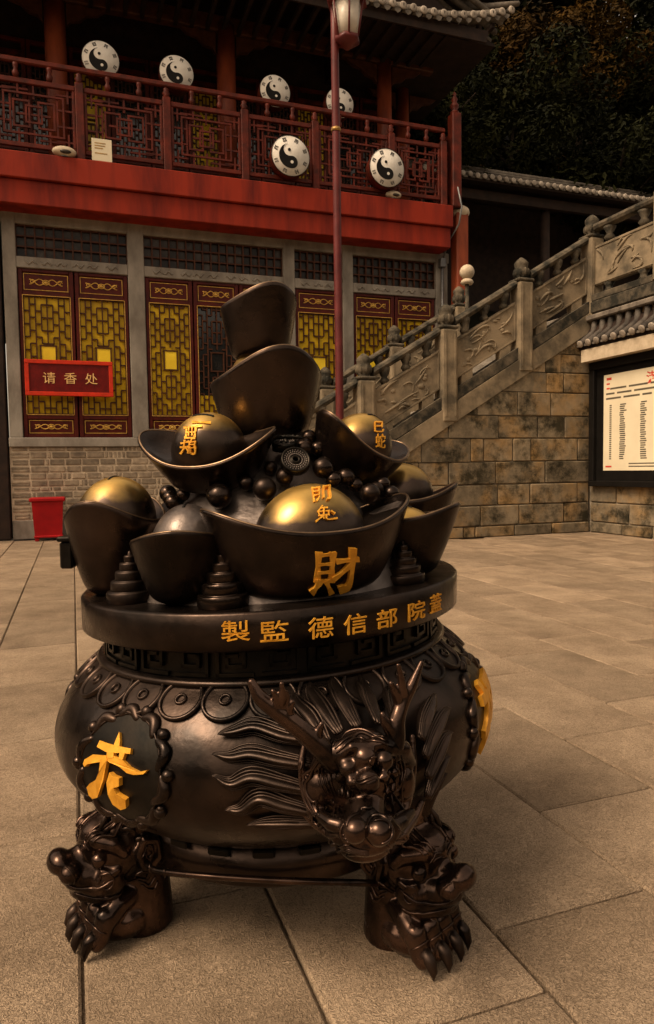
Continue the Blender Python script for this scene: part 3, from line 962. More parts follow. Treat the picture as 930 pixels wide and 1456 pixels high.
# ------------------------------------------------------------------ red bin
bc = W(72,762,2,0)
bn = thing('rubbish_bin', (bc[0],YB-.35,0), 'small red plastic bin on feet against the brick base wall', 'bin')
bo = (bc[0],YB-.35,0); bx, by = bc[0], YB-.35
hw = .255
def frus(b, w0, d0, z0, w1, d1, z1):
    vs = [(bx-w0,by-d0,z0),(bx+w0,by-d0,z0),(bx+w0,by+d0,z0),(bx-w0,by+d0,z0),(bx-w1,by-d1,z1),(bx+w1,by-d1,z1),(bx+w1,by+d1,z1),(bx-w1,by+d1,z1)]
    b.add(vs, [(0,3,2,1),(4,5,6,7),(0,1,5,4),(1,2,6,5),(2,3,7,6),(3,0,4,7)], False); return b
frus(MB(), .235,.18,.10,.27,.21,.72).obj('tub', M['bin'], bn, bo)
MB().cbox((bx-.31,by-.24,.722),(bx+.31,by+.24,.80),.02).obj('lid', M['bin'], bn, bo)
MB().cbox((bx-.25,by-.2,.06),(bx+.25,by+.2,.10),.01).obj('bottom_rim', M['bin'], bn, bo)
for sx in (-1,1):
    for sy in (-1,1):
        MB().cbox((bx+sx*.20-.035,by+sy*.15-.035,0),(bx+sx*.20+.035,by+sy*.15+.035,.06),.006).obj('foot', M['bin'], bn, bo)

# ------------------------------------------------------------------ stone staircase
YS = 10.74; XW = 9.05
SL = .59
sz = lambda x: 3.71+SL*(x-9.06)          # underside of the coping on the near face
XB = 9.06-3.71/SL                        # where it reaches the ground
stair = thing('stone_staircase', (6.0,12.0,0), 'stone staircase with block side wall and carved balustrades climbing beside the hall', 'staircase')
SO = (6.0,12.0,0)
def sb(name, mb, m, parent=None): return mb.obj(name, m, parent or stair, SO)
core = sb('wall_core', MB().prism([(XB+.3,0),(XW,0),(XW,sz(XW)+.05),(XB+.3,.05)], YS+.04, YS+.5), M['mortar'])
def clip(poly):                          # keep z < sz(x)
    out = []
    for i in range(len(poly)):
        a, b = poly[i], poly[(i+1)%len(poly)]
        da, db = sz(a[0])-a[1], sz(b[0])-b[1]
        if da >= 0: out.append(a)
        if da*db < 0:
            t = da/(da-db); out.append((a[0]+(b[0]-a[0])*t, a[1]+(b[1]-a[1])*t))
    return out
random.seed(11)
z = 0; ci = 0
heights = [.20,.36,.37,.40,.41,.40,.42,.36,.34,.36,.36]
for ci,h in enumerate(heights):
    x = XW-.01
    if ci % 2: x1 = random.uniform(.3,.6)
    while x > XB:
        w = random.uniform(.55,1.05) if random.random() < .75 else random.uniform(.22,.4)
        x0 = max(x-w, XB)
        poly = [(x0+.009,z+.008),(x-.009,z+.008),(x-.009,z+h-.008),(x0+.009,z+h-.008)]
        pc = clip(poly)
        if len(pc) >= 3 and x-x0 > .05:
            pr = random.uniform(-.008,.012)
            if len(pc) == 4 and pc == poly:
                b = MB().cbox((x0+.009,YS-pr,z+.008),(x-.009,YS+.2,z+h-.008),.014)
            else:
                b = MB().prism(pc, YS-pr, YS+.2)
            cxm, czm = (x0+x)/2, z+h/2
            o = b.obj('stone_block', M['block'], core, SO)
        x = x0
    z += h
# steps
stp = MB()
ns = 22
for i in range(ns):
    x0 = XB+.9+i*(XW-XB-.9)/ns; zt_ = (i+1)*4.05/ns
    st = sb('step', MB().cbox((x0,YS+.5,max(0,zt_-.4)),(x0+(XW-XB-.9)/ns+.08,YS+2.9,zt_),.012), M['frame_stone'])
# coping, rails, panels, newels for the two balustrades
def strip(xa, xb, d0, d1, y0, y1):       # a slab running with the slope, offsets measured upright from sz
    return MB().prism([(xa,sz(xa)+d0),(xb,sz(xb)+d0),(xb,sz(xb)+d1),(xa,sz(xa)+d1)], y0, y1)
newx = [9.15-1.528*i for i in range(5)]
def newel(x, yc, zb, zt, name='newel_post'):
    b = MB().cbox((x-.15,yc-.17,zb),(x+.15,yc+.15,zt-.42),.03)
    o = sb(name, b, M['carved'])
    # faceted collar, lotus bud finial
    f = MB().cbox((x-.17,yc-.17,zt-.418),(x+.17,yc+.17,zt-.36),.02)
    f.lathe([(.13,zt-.36),(.09,zt-.33),(.13,zt-.29),(.145,zt-.22),(.11,zt-.16),(.12,zt-.12),(.125,zt-.07),(.08,zt-.02),(.03,zt+.02),(0,zt+.03)], 10, (x,yc))
    for k in range(8):
        a = k*math.pi/4
        f.ell((x+.115*math.cos(a),yc+.115*math.sin(a),zt-.24),(.035,.035,.075), n=8, k=6)
        f.ell((x+.085*math.cos(a+.4),yc+.085*math.sin(a+.4),zt-.10),(.03,.03,.06), n=8, k=6)
    sb('finial', f, M['rail_stone'], o)
    r = MB()
    for s in (-1,1):
        r.box((x+s*.09-.012,yc-.182,zb+.1),(x+s*.09+.012,yc-.168,zt-.5))
    sb('relief', r, M['carved'], o)
    return o
def relief_panel(xa, xb, yc, f0, f1, seed, parent, along='x'):
    rr = random.Random(seed)
    b = MB()
    L_ = xb-xa
    def P(u, v, h): x = xa+u*L_; return (x, yc-.06-h, f0(x)+(f1(x)-f0(x))*v)
    def line(pts, r):
        sp = spline([(p[0],p[1],0) for p in pts], 4)
        n = len(sp)
        b.tube([P(q[0],q[1],.004) for q in sp], [r*(.4+.8*math.sin(math.pi*(i+.5)/n)) for i in range(n)], 6, flat=1.0)
    for k in range(11):                  # long curling leaves and streams
        u, v = rr.uniform(.1,.8), rr.uniform(.15,.8)
        a = rr.uniform(-.6,1.4); l = rr.uniform(.12,.34); c = rr.uniform(-1.6,1.6)
        pts = []
        for t in np.linspace(0,1,5):
            pts.append((min(.94,max(.06,u+l*t*math.cos(a+c*t))), min(.9,max(.1,v+l*1.3*t*math.sin(a+c*t)))))
        line(pts, rr.uniform(.012,.024))
    for k in range(9):
        u, v = rr.uniform(.12,.88), rr.uniform(.15,.85)
        b.ell(P(u,v,0), (rr.uniform(.03,.07),.018,rr.uniform(.02,.05)), n=8, k=5)
    # raised border
    for (ua,va,ub,vb) in ((.02,.04,.98,.04),(.02,.96,.98,.96),(.02,.04,.02,.96),(.98,.04,.98,.96)):
        b.tube([P(ua,va,.006),P(ub,vb,.006)], .016, 4, smooth=False)
    sb('relief', b, M['carved'], parent)
def balustrade(yc, xs, seed0, detail=True):
    for i in range(len(xs)):
        x = xs[i]
        newel(x, yc, sz(x)+.05, sz(x)+2.05)
    for i in range(len(xs)-1):
        xa, xb = xs[i+1]+.15, xs[i]-.15
        xm = (xa+xb)/2
        sb('base_rail', strip(xa,xb,.36,.56,yc-.13,yc+.13), M['rail_stone'])
        pn = sb('carved_panel', strip(xa,xb,.70,1.38,yc-.06,yc+.06), M['carved'])
        relief_panel(xa, xb, yc, lambda x: sz(x)+.70, lambda x: sz(x)+1.38, seed0+i, pn)
        sb('panel_foot', strip(xa+.12,xa+.34,.56,.70,yc-.07,yc+.07), M['carved'])
        sb('panel_foot', strip(xb-.34,xb-.12,.56,.70,yc-.07,yc+.07), M['carved'])
        hr = [(yc+.11*math.cos(a), .08*math.sin(a)) for a in np.linspace(0,2*math.pi,10,endpoint=False)]
        b = MB(); vs = []
        for x in (xa,xb): vs += [(x, p, sz(x)+1.68+q) for p,q in hr]
        b.add(vs, [tuple(range(9,-1,-1)), tuple(range(10,20))]+[(k,(k+1)%10,(k+1)%10+10,k+10) for k in range(10)], False)
        sb('handrail', b, M['rail_stone'])
        for fx in (.18,.5,.82):
            x = xa+(xb-xa)*fx
            zz = sz(x)
            sb('vase_strut', MB().lathe([(.05,zz+1.36),(.085,zz+1.42),(.05,zz+1.48),(.09,zz+1.56),(.10,zz+1.64)], 10, (x,yc)), M['rail_stone'])
sb('coping', strip(XB+.2,XW,.002,.34,YS-.03,YS+.5), M['carved'])
balustrade(YS+.12, newx, 30)
YN = 13.45
sb('far_coping', strip(XB+.2,XW,.0,.34,YN-.2,YN+.25), M['carved'])
balustrade(YN, [x+.25 for x in newx[1:]], 60)

# ------------------------------------------------------------------ retaining wall, notice board and its roof
TZ = sz(XW)+.30
ret = thing('retaining_wall', (XW+.3,8.4,0), 'rough stone block retaining wall below the terrace railing', 'wall')
RO = (XW+.3,8.4,0)
rc = MB().box((XW+.03,4.0,0),(XW+.5,YS+.52,TZ-.01)).obj('wall_core', M['mortar'], ret, RO)
z = 0
for h in heights:
    y = YS-.012
    if z+h > TZ: h = TZ-z
    if h < .06: break
    while y > 5.0:
        w = random.uniform(.5,1.0)
        pr = random.uniform(-.008,.012)
        MB().cbox((XW-pr,y-w+.009,z+.008),(XW+.2,y-.009,z+h-.008),.014).obj('stone_block', M['block'], rc, RO)
        y -= w
    z += h
MB().cbox((XW-.04,4.0,TZ),(XW+.55,YS+.5,TZ+.22),.02).obj('wall_coping', M['rail_stone'], ret, RO)
tag(MB().box((XW+.5,3.0,-.02),(34,16.2,TZ+.1)).obj('terrace', M['frame_stone']), 'upper terrace reached by the staircase', kind='structure')

tb = thing('terrace_balustrade', (XW+.25,8.5,TZ+.22), 'level carved stone balustrade along the terrace edge above the notice board', 'balustrade')
TO = (XW+.25,8.5,TZ+.22)
ty = [YS+.12-1.75*i for i in range(0,4)]
zb_ = TZ+.22
for i in range(len(ty)-1):
    ya, yb = ty[i+1]+.15, ty[i]-.15
    xc = XW+.1
    if i >= 0:
        x, yc = xc, ty[i+1]
        p = MB().cbox((x-.15,yc-.15,zb_),(x+.15,yc+.15,zb_+1.45),.03).obj('newel_post', M['carved'], tb, TO)
        MB().lathe([(.10,zb_+1.45),(.16,zb_+1.5),(.175,zb_+1.56),(.13,zb_+1.62),(.16,zb_+1.7),(.10,zb_+1.78),(0,zb_+1.82)], 10, (x,yc)).obj('finial', M['rail_stone'], p, TO)
    MB().cbox((xc-.13,ya,zb_+.001),(xc+.13,yb,zb_+.12),.01).obj('base_rail', M['rail_stone'], tb, TO)
    pn = MB().cbox((xc-.06,ya,zb_+.28),(xc+.06,yb,zb_+1.0),.01).obj('carved_panel', M['carved'], tb, TO)
    b = MB(); rr = random.Random(90+i)
    for k in range(14):
        u, v = rr.uniform(.1,.8), rr.uniform(.15,.8); a = rr.uniform(-.6,1.4); l = rr.uniform(.15,.4); c = rr.uniform(-1.6,1.6)
        pts = []
        for t in np.linspace(0,1,7):
            uu = min(.94,max(.06,u+l*t*math.cos(a+c*t))); vv = min(.9,max(.1,v+l*1.3*t*math.sin(a+c*t)))
            pts.append((xc-.064, yb-(yb-ya)*uu, zb_+.28+.72*vv))
        b.tube(pts, [.008,.018,.024,.026,.022,.016,.006], 6)
    for (u0,v0,u1,v1) in ((.02,.05,.98,.05),(.02,.95,.98,.95),(.02,.05,.02,.95),(.98,.05,.98,.95)):
        b.tube([(xc-.064,yb-(yb-ya)*u0,zb_+.28+.72*v0),(xc-.064,yb-(yb-ya)*u1,zb_+.28+.72*v1)], .016, 4, smooth=False)
    b.obj('relief', M['carved'], pn, TO)
    for f in (.22,.78):
        y = ya+(yb-ya)*f
        MB().lathe([(.11,zb_+.12),(.06,zb_+.18),(.06,zb_+.22),(.10,zb_+.279)], 10, (xc,y)).obj('foot_block', M['rail_stone'], tb, TO)
        MB().lathe([(.06,zb_+1.0),(.10,zb_+1.07),(.05,zb_+1.14),(.10,zb_+1.22),(.11,zb_+1.26)], 10, (xc,y)).obj('vase_strut', M['rail_stone'], tb, TO)
    hr = [(xc+.11*math.cos(a), zb_+1.34+.08*math.sin(a)) for a in np.linspace(0,2*math.pi,10,endpoint=False)]
    b = MB(); vs = []
    for y in (ya,yb): vs += [(p, y, q) for p,q in hr]
    b.add(vs, [tuple(range(10)), tuple(range(19,9,-1))]+[(k,k+10,(k+1)%10+10,(k+1)%10) for k in range(10)], False)
    b.obj('handrail', M['rail_stone'], tb, TO)

# notice board
bt, bb_ = 3.10, .86
ny1 = YS-.10; ny0 = 6.6
nb = thing('notice_board', (XW-.05,(ny0+ny1)/2,.86), 'black framed notice board with cream printed sheet on the stone wall', 'notice board')
NO = tuple(nb.location)
MB().box((XW-.05,ny0,bb_),(XW-.014,ny1,bt)).obj('backing', M['black'], nb, NO)
f = MB()
f.cbox((XW-.13,ny0,bt-.14),(XW-.012,ny1,bt),.01); f.cbox((XW-.13,ny0,bb_),(XW-.012,ny1,bb_+.10),.01)
f.cbox((XW-.128,ny1-.13,bb_+.10),(XW-.014,ny1,bt-.14),.01); f.cbox((XW-.128,ny0,bb_+.10),(XW-.014,ny0+.13,bt-.14),.01)
f.obj('frame', M['black'], nb, NO)
pt = W(859,534,0,XW-.055); pb_ = W(857,669,0,XW-.055)
py1 = pt[1]; pz1, pz0 = pt[2], pb_[2]
sh = MB().box((XW-.058,ny0+.25,pz0),(XW-.052,py1,pz1)).obj('printed_sheet', M['paper'], nb, NO)
pr, prr = MB(), MB()
xx = XW-.0595
def dash(b, y, z, w, h): b.box((xx,y-w,z),(XW-.0578,y,z+h))
rr = random.Random(5)
PH = pz1-pz0
for k in range(3): dash(prr, py1-.07, pz1-.10-.08*k, .12 if k == 0 else .08, .045 if k == 0 else .03)
for k in range(3):
    y = py1-(.16 if k == 0 else .06)
    while y > ny0+.6:
        w = rr.uniform(.2,.5); dash(pr, y, pz1-.27-.085*k, w, .032); y -= w+.06
rows = 27
for k in range(rows):
    z = pz1-.56-k*(PH-.72)/rows
    dash(pr, py1-.15, z, .05, .022)
    y = py1-.40
    while y > ny0+.5:
        w = rr.uniform(.09,.15); dash(pr, y+rr.uniform(-.01,.01), z, w, .022); y -= .48
    
for k in range(2): dash(pr, py1-.62, pz0+.06+.05*k, 1.8, .02)
dash(prr, py1-.06, pz0+.055, .15, .03)
pr.obj('text_lines', M['ink'], sh, NO)
vs, fs = glyph('港', .01)
y0 = W(919,540,0,XW-.055)[1]
relief(vs, fs, lambda u,v,h: (XW-.058-h, y0-u*.27, pz1-.26+v*.20), .002, .001).obj('red_character', M['red_ink'], sh, NO)
prr.obj('red_lines', M['red_ink'], sh, NO)
MB().box((XW-.30,ny0,bt+.002),(XW-.016,ny1,bt+.22)).obj('header_panel', M['shell'], nb, NO)

# small tiled canopy over the board
cp = thing('tiled_canopy', (XW-.2,8.6,3.4), 'small grey tiled canopy roof sheltering the notice board', 'canopy')
CO = (XW-.2,8.6,3.4)
ev = W(834,497,1,YS+.05)
ZE, ZR, XE = 3.44, 3.86, XW-.32
cr = MB().prism([(XE+.05,ZE-.10),(XE+.05,ZE-.05),(XW-.02,ZR-.08),(XW-.02,ZR-.2)], 5.6, YS+.06, 1).obj('deck', M['dark_wood'], cp, CO)
y = YS+.06
while y > 5.8:
    MB().tube([(XE-.02,y,ZE),(XE+.25,y,ZE+.20),(XW-.03,y,ZR)], .058, 8).obj('tile_row', M['tile_dark'], cr, CO)
    MB().lathe([(0,-.012),(.064,-.012),(.066,.006),(.045,.014),(0,.014)], 10, cap=False, m=Matrix.Translation((XE-.05,y,ZE-.02)) @ Matrix.Rotation(rad(-115),4,'Y')).obj('tile_end', M['tile_end'], cr, CO)
    MB().box((XE+.0,y-.17,ZE-.055),(XE+.04,y-.04,ZE-.015)).obj('drip_tile', M['tile'], cr, CO)
    y -= .21
MB().cbox((XW-.14,5.6,ZR+.0),(XW-.02,YS+.08,ZR+.10),.02).obj('ridge', M['tile'], cr, CO)

# ------------------------------------------------------------------ globe lamp behind the stair
gl = W(664,387,1,12.4)
gt_ = thing('globe_lamp', (gl[0],12.4,sz(gl[0])+.3), 'pale round globe lamp on a short stem behind the stair balustrade', 'lamp')
go = tuple(gt_.location)
MB().ell((gl[0],12.4,gl[2]), .145, n=24, k=16).obj('globe', M['shell'], gt_, go)
MB().lathe([(.10,gl[2]-.24),(.13,gl[2]-.20),(.11,gl[2]-.16),(.06,gl[2]-.12)], 18, (gl[0],12.4)).obj('collar', M['shell'], gt_, go)
MB().tube([(gl[0],12.4,go[2]-.2),(gl[0],12.4,gl[2]-.2)], .04, 10).obj('stem', M['rail_stone'], gt_, go)

# ------------------------------------------------------------------ street lamp
LY = 7.4
lt, lb = W(477,40,1,LY), W(482,590,1,LY)
lx = (lt[0]*.5+lb[0]*.5)
lamp = thing('lamp_post', (lx,LY,0), 'tall oxblood red lamp post with cream glass lantern in front of the hall', 'street lamp')
LO = (lx,LY,0)
zl0, zl1 = W(490,68,1,LY)[2], W(490,10,1,LY)[2]
zlm = zl1
MB().lathe([(.13,0),(.13,.06),(.075,.12),(.06,.5),(.052,.55),(.045,.6),(.043,zlm-.4),(.04,zlm+.35)], 16, (lx,LY)).obj('pole', M['pole'], lamp, LO)
cxl = lx+(W(492,40,1,LY)[0]-W(477.5,40,1,LY)[0])
cage = MB()
for k in range(6):
    a = k*math.pi/3+.3
    cage.tube([(cxl+.125*math.cos(a),LY-.07+.125*math.sin(a),zl0+.06),(cxl+.18*math.cos(a),LY-.07+.18*math.sin(a),zl1-.02)], .012, 6)
cage.lathe([(.02,zl0-.06),(.06,zl0-.02),(.14,zl0+.02),(.14,zl0+.06),(.12,zl0+.065)], 6, (cxl,LY-.07), m=None)
cage.obj('lantern_frame', M['pole'], lamp, LO)
MB().lathe([(.11,zl0+.06),(.168,zl1-.02)], 6, (cxl,LY-.07)).obj('lantern_glass', M['lamp_glass'], lamp, LO)
MB().lathe([(.19,zl1-.02),(.235,zl1+.0),(.22,zl1+.04),(.12,zl1+.16),(.05,zl1+.24),(.03,zl1+.34),(0,zl1+.36)], 6, (cxl,LY-.07)).obj('lantern_roof', M['pole'], lamp, LO)
MB().tube([(lx,LY,zl1+.12),(cxl,LY-.07,zl1+.14)], .025, 8).obj('arm', M['pole'], lamp, LO)
MB().lathe([(.05,W(480,185,1,LY)[2]-.02),(.055,W(480,185,1,LY)[2]),(.05,W(480,185,1,LY)[2]+.02)], 12, (lx,LY)).obj('band', M['gold_dull'], lamp, LO)

# ------------------------------------------------------------------ gallery on the terrace
GY = 16.6
ga, gb = W(660,246,1,GY), W(930,287,1,GY)
GZ = (ga[2]+gb[2])/2
gx0, gx1 = HX1+.15, gb[0]+5
gal = thing('side_gallery', (12,GY+1,TZ+.1), 'low dark timber gallery with grey tiled roof behind the staircase', 'building')
GO = (12,GY+1,TZ+.1)
MB().box((gx0,GY+2.6,3),(gx1,GY+2.8,GZ+.6)).obj('rear_wall', M['dark_wood'], gal, GO)
MB().box((gx0,GY+.3,TZ+.06),(gx1,GY+2.6,TZ+.1)).obj('floor', M['dark_wood'], gal, GO)
MB().box((gx0,GY+.35,GZ-.45),(gx1,GY+.5,GZ-.2)).obj('eave_beam', M['dark_wood'], gal, GO)
MB().box((gx1,GY+.3,3),(gx1+.2,GY+2.8,GZ+.5)).obj('end_wall', M['dark_wood'], gal, GO)
for px in (775,):
    x = W(px,330,1,GY+.6)[0]
    MB().lathe([(.13,TZ+.1),(.13,GZ-.2)], 14, (x,GY+.6)).obj('column', M['dark_wood'], gal, GO)
for x in (gx0+.5, 14.6, 17.6): MB().lathe([(.13,TZ+.1),(.13,GZ-.2)], 14, (x,GY+.6)).obj('column', M['dark_wood'], gal, GO)
gr_ = MB().prism([(GY+.02,GZ-.12),(GY+.02,GZ-.06),(GY+1.6,GZ+.62),(GY+2.9,GZ+.5),(GY+2.9,GZ+.4)], gx0, gx1, 0).obj('roof', M['dark_wood'], gal, GO)
x = gx0+.1
while x < gx1:
    dz = random.uniform(-.012,.012)
    MB().tube([(x,GY-.04,GZ+dz),(x,GY+.5,GZ+.20+dz),(x,GY+1.4,GZ+.60)], .062, 8).obj('tile_row', M['tile'], gr_, GO)
    MB().lathe([(0,-.02),(.07,-.018),(.074,0),(.05,.012),(0,.012)], 10, cap=False, m=Matrix.Translation((x,GY-.07,GZ+dz-.01)) @ Matrix.Rotation(rad(90),4,'X')).obj('tile_end', M['tile_end'], gr_, GO)
    MB().box((x+.05,GY-.02,GZ-.075),(x+.17,GY+.02,GZ-.02)).obj('drip_tile', M['tile'], gr_, GO)
    x += .22
MB().cbox((gx0,GY+1.36,GZ+.62),(gx1,GY+1.64,GZ+.80),.04).tube([(gx0,GY+1.5,GZ+.83),(gx1,GY+1.5,GZ+.83)], .09, 8).obj('ridge', M['tile'], gr_, GO)

# ------------------------------------------------------------------ wooded hill and trees
def hill_z(x, y):
    d = max(0, y-17.5)
    return 4.2+d*.95+.9*math.sin(x*.35+1)*math.sin(y*.28)*min(1,d/4)
vs, fs = [], []
NX, NY = 60, 30
for j in range(NY+1):
    for i in range(NX+1):
        x, y = -25+i*(75/NX), 17.6+j*1.4
        vs.append((x,y,hill_z(x,y)+random.uniform(-.15,.15)))
for j in range(NY):
    for i in range(NX):
        a = j*(NX+1)+i; fs.append((a,a+1,a+NX+2,a+NX+1))
hl = MB(); hl.add(vs, fs)
tag(hl.obj('hillside', M['soil']), 'dark wooded hillside rising behind the temple', kind='structure')
# unseen hill ring, added so the bronze has dark sides to reflect
vs, fs = [], []
na = 40
for i in range(na+1):
    a = rad(95+ (250)*i/na)           # angle from +Y, clockwise through the south
    for k,(d,z) in enumerate(((24,-.02),(30,6),(38,11),(60,17))):
        vs.append((d*math.sin(a), 4+d*math.cos(a), z*(1+.18*math.sin(i*1.7+k)) if k else z))
for i in range(na):
    for k in range(3):
        q = i*4+k; fs.append((q,q+1,q+5,q+4))
hl = MB(); hl.add(vs, fs)
tag(hl.obj('reflection_hills', M['soil']), 'dark hill ring added out of view to darken reflections in the bronze', kind='structure')

def crown_mesh(name, m, seed, R, n, sz_=.15):
    rr = random.Random(seed); b = MB()
    cl = [(rr.gauss(0,.42)*R, rr.gauss(0,.42)*R, rr.gauss(0,.34)*R, rr.uniform(.22,.42)*R) for _ in range(26)]
    vs, fs = [], []
    for i in range(n):
        c = rr.choice(cl)
        while True:
            d = Vector((rr.uniform(-1,1),rr.uniform(-1,1),rr.uniform(-1,1)))
            if .05 < d.length < 1: break
        d = d.normalized()*(d.length**.45)
        p = Vector(c[:3])+d*c[3]
        nrm = (d+Vector((rr.gauss(0,.5),rr.gauss(0,.5),rr.gauss(.3,.5)))).normalized()
        u = nrm.orthogonal().normalized(); u = Quaternion(nrm, rr.uniform(0,6.28)) @ u; w = nrm.cross(u)
        s = sz_*rr.uniform(.6,1.3)
        o = len(vs)
        vs += [tuple(p-u*s), tuple(p+w*s*.38), tuple(p+u*s-nrm*s*.2), tuple(p-w*s*.38)]
        fs.append((o,o+1,o+2,o+3))
    b.add(vs, fs, False)
    return b.mesh(name, m)
crowns = [crown_mesh('crown', M['leaf'], 1, 2.6, 14000, .105), crown_mesh('crown', M['leaf'], 2, 2.3, 13000, .10), crown_mesh('crown', M['leaf_y'], 3, 2.2, 11000, .105)]
def tree(x, y, h, ci, label, s=1.0):
    z0 = hill_z(x,y)-.2 if y > 17.6 else TZ+.1
    t = thing('broadleaf_tree', (x,y,z0), label, 'tree', 'trees on the hillside')
    rr = random.Random(int(x*10+y*100))
    b = MB()
    top = Vector((rr.uniform(-.5,.5),rr.uniform(-.5,.5),h))
    b.tube([(0,0,-.3),(.05,.02,h*.3),tuple(top*.6+Vector((.1,0,0))),tuple(top)], [.24,.18,.13,.05], 8)
    for k in range(7):
        a = rr.uniform(0,6.28); st = top*rr.uniform(.55,.95); l = rr.uniform(1.0,2.0)*s
        b.tube([tuple(st),tuple(st+Vector((l*.5*math.cos(a),l*.5*math.sin(a),l*.35))),tuple(st+Vector((l*math.cos(a),l*math.sin(a),l*.6)))], [.07,.045,.015], 6)
    b.obj('trunk', M['bark'], t)
    link('crown', crowns[ci], t, tuple(top), (0,0,rr.uniform(0,6.28)), (s,s,s*.9))
# nearer trees, picked out individually
tree(10.2,19.2,5.2,1,'leafy dark green tree growing just behind the balcony corner post',.95)
tree(13.2,20.2,5.6,0,'dark green tree standing behind the middle of the gallery roof',1.05)
tree(17.2,19.6,4.4,0,'dense green tree with drooping boughs over the far gallery end',1.15)
tree(20.5,20.0,5.5,1,'dark tree at the outer end of the gallery',1.1)
tree(12.0,23.5,6.0,0,'tall dark tree uphill behind the leafy corner tree',1.2)
tree(15.8,23.0,6.4,2,'tree with yellowing autumn leaves up the slope behind the gallery',1.1)
tree(19.2,24.0,6.6,2,'orange tinged autumn tree high on the slope beside the gallery',1.15)
tree(22.5,23.5,6.2,1,'tall green tree uphill from the gallery end',1.25)
tree(14.0,27.0,7.0,1,'large dark tree high on the wooded slope',1.5)
tree(18.5,28.0,7.0,0,'broad dark crowned tree highest on the wooded slope',1.7)
tree(23.5,28.0,7.5,0,'broad dark tree on the far upper slope',1.8)
tree(24.8,19.6,5.6,0,'leafy tree standing past the last gallery bay',1.3)
tree(29.5,21.0,6.0,1,'spreading dark tree at the outermost edge of the slope',1.6)
tree(27.0,24.5,7.0,1,'dark tree beyond the gallery on the outer slope',1.6)

# ------------------------------------------------------------------ bronze burner (local frame: x right, y away from the camera)
fh = Vector((math.sin(YAW), math.cos(YAW), 0)); rh = Vector((math.cos(YAW), -math.sin(YAW), 0))
PC = fh*POT_D+rh*POT_X
pot = thing('incense_burner', (PC.x,PC.y,0), 'large dark bronze incense burner piled with ingots, dragon head and lion paw feet', 'incense burner', rz=-YAW)

ctl = [(.425,.30),(.475,.325),(.535,.365),(.59,.415),(.625,.47),(.638,.53),(.63,.59),(.602,.645),(.56,.693),(.525,.722),(.502,.74)]
prof = [tuple(q) for q in spline([(a,b,0) for a,b in ctl], 6)]
prof = [(q[0],q[1]) for q in prof]
arcl = [0.0]
for i in range(1,len(prof)): arcl.append(arcl[-1]+math.dist(prof[i],prof[i-1]))
def S(a, s, h=0.0):                       # point on the belly: azimuth from the camera side, arc length up the profile
    s = max(0.0, min(arcl[-1]-1e-6, s))
    i = max(0, min(len(prof)-2, int(np.searchsorted(arcl, s, side='right'))-1))
    t = (s-arcl[i])/(arcl[i+1]-arcl[i])
    r = prof[i][0]+(prof[i+1][0]-prof[i][0])*t; z = prof[i][1]+(prof[i+1][1]-prof[i][1])*t
    i0, i1 = max(0,i-1), min(len(prof)-1,i+2)
    dr, dz = prof[i1][0]-prof[i0][0], prof[i1][1]-prof[i0][1]
    l = math.hypot(dr,dz)
    r += h*dz/l; z -= h*dr/l
    return (r*math.sin(a), -r*math.cos(a), z)
def s_of_z(z):
    return float(np.interp(z, [q[1] for q in prof], arcl))
def r_of_s(s): return float(np.interp(s, arcl, [q[0] for q in prof]))

bowl = MB().lathe(prof, 128, cap=False).obj('bowl', M['bronze'], pot, w=True)
bowl_bvh = BVHTree.FromPolygons([v.co[:] for v in bowl.data.vertices], [tuple(p.vertices) for p in bowl.data.polygons])
def RAY(bvh, x, y):
    d = Vector(PRAY(x,y)).normalized()
    loc, nrm, idx, dist = bvh.ray_cast(Vector(LORG), d)
    if loc is None: return None, None
    if nrm.dot(d) > 0: nrm = -nrm
    return loc, nrm
def ON(x, y, h=0.0):                      # photo pixel -> point on the bowl raised by h
    loc, nrm = RAY(bowl_bvh, x, y)
    if loc is None:
        loc, nrm, _, _ = bowl_bvh.find_nearest(Vector(PL(x,y,-.25)))
        if nrm.dot(Vector((loc.x,loc.y,0))) < 0: nrm = -nrm
    return loc+nrm*h

MB().lathe([(.37,.195),(.425,.195),(.435,.205),(.435,.296),(.40,.302)], 96, cap=False).obj('base_ring', M['bronze'], pot, w=True)
MB().lathe([(.001,.24),(.40,.235)], 64, cap=False).obj('bowl_underside', M['bronze_dark'], pot, w=True)
for k in range(24):                       # little blocks along the foot of the belly
    a = 2*math.pi*k/24
    m = Matrix.Rotation(a,4,'Z')
    MB().cbox((-.028,-.452,.285),(.028,-.43,.305),.004,m).obj('ring_block', M['bronze_dark'], pot, w=True)
# neck, bead and key fret
NZ0, NZ1 = .745, .832
MB().lathe([(.50,.735),(.515,.738),(.519,.746),(.512,.755),(.497,.757)], 96, cap=False).obj('neck_bead', M['bronze'], pot, w=True)
neck = MB().lathe([(.492,.745),(.487,.79),(.487,.84)], 96, cap=False).obj('neck', M['bronze_dark'], pot, w=True)
def fret(a, flip):
    b = MB(); R = .487; u = .0105
    seq = [(-4,-3.2),(4,-3.2),(4,3.2),(-2.2,3.2),(-2.2,-1.2),(1.8,-1.2),(1.8,1.2),(-.4,1.2)]
    if flip: seq = [(-x,z) for x,z in seq]
    zc = .798
    for (x0,z0),(x1,z1) in zip(seq,seq[1:]):
        lo = (min(x0,x1)*u-.0045, min(z0,z1)*u-.0045); hi = (max(x0,x1)*u+.0045, max(z0,z1)*u+.0045)
        b.box((lo[0],-R-.010,zc+lo[1]),(hi[0],-R+.012,zc+hi[1]), Matrix.Rotation(a,4,'Z'))
    return b
for k in range(28):
    fret(2*math.pi*(k+.5)/28, k % 2).obj('key_fret', M['bronze_dark'], neck, w=True)
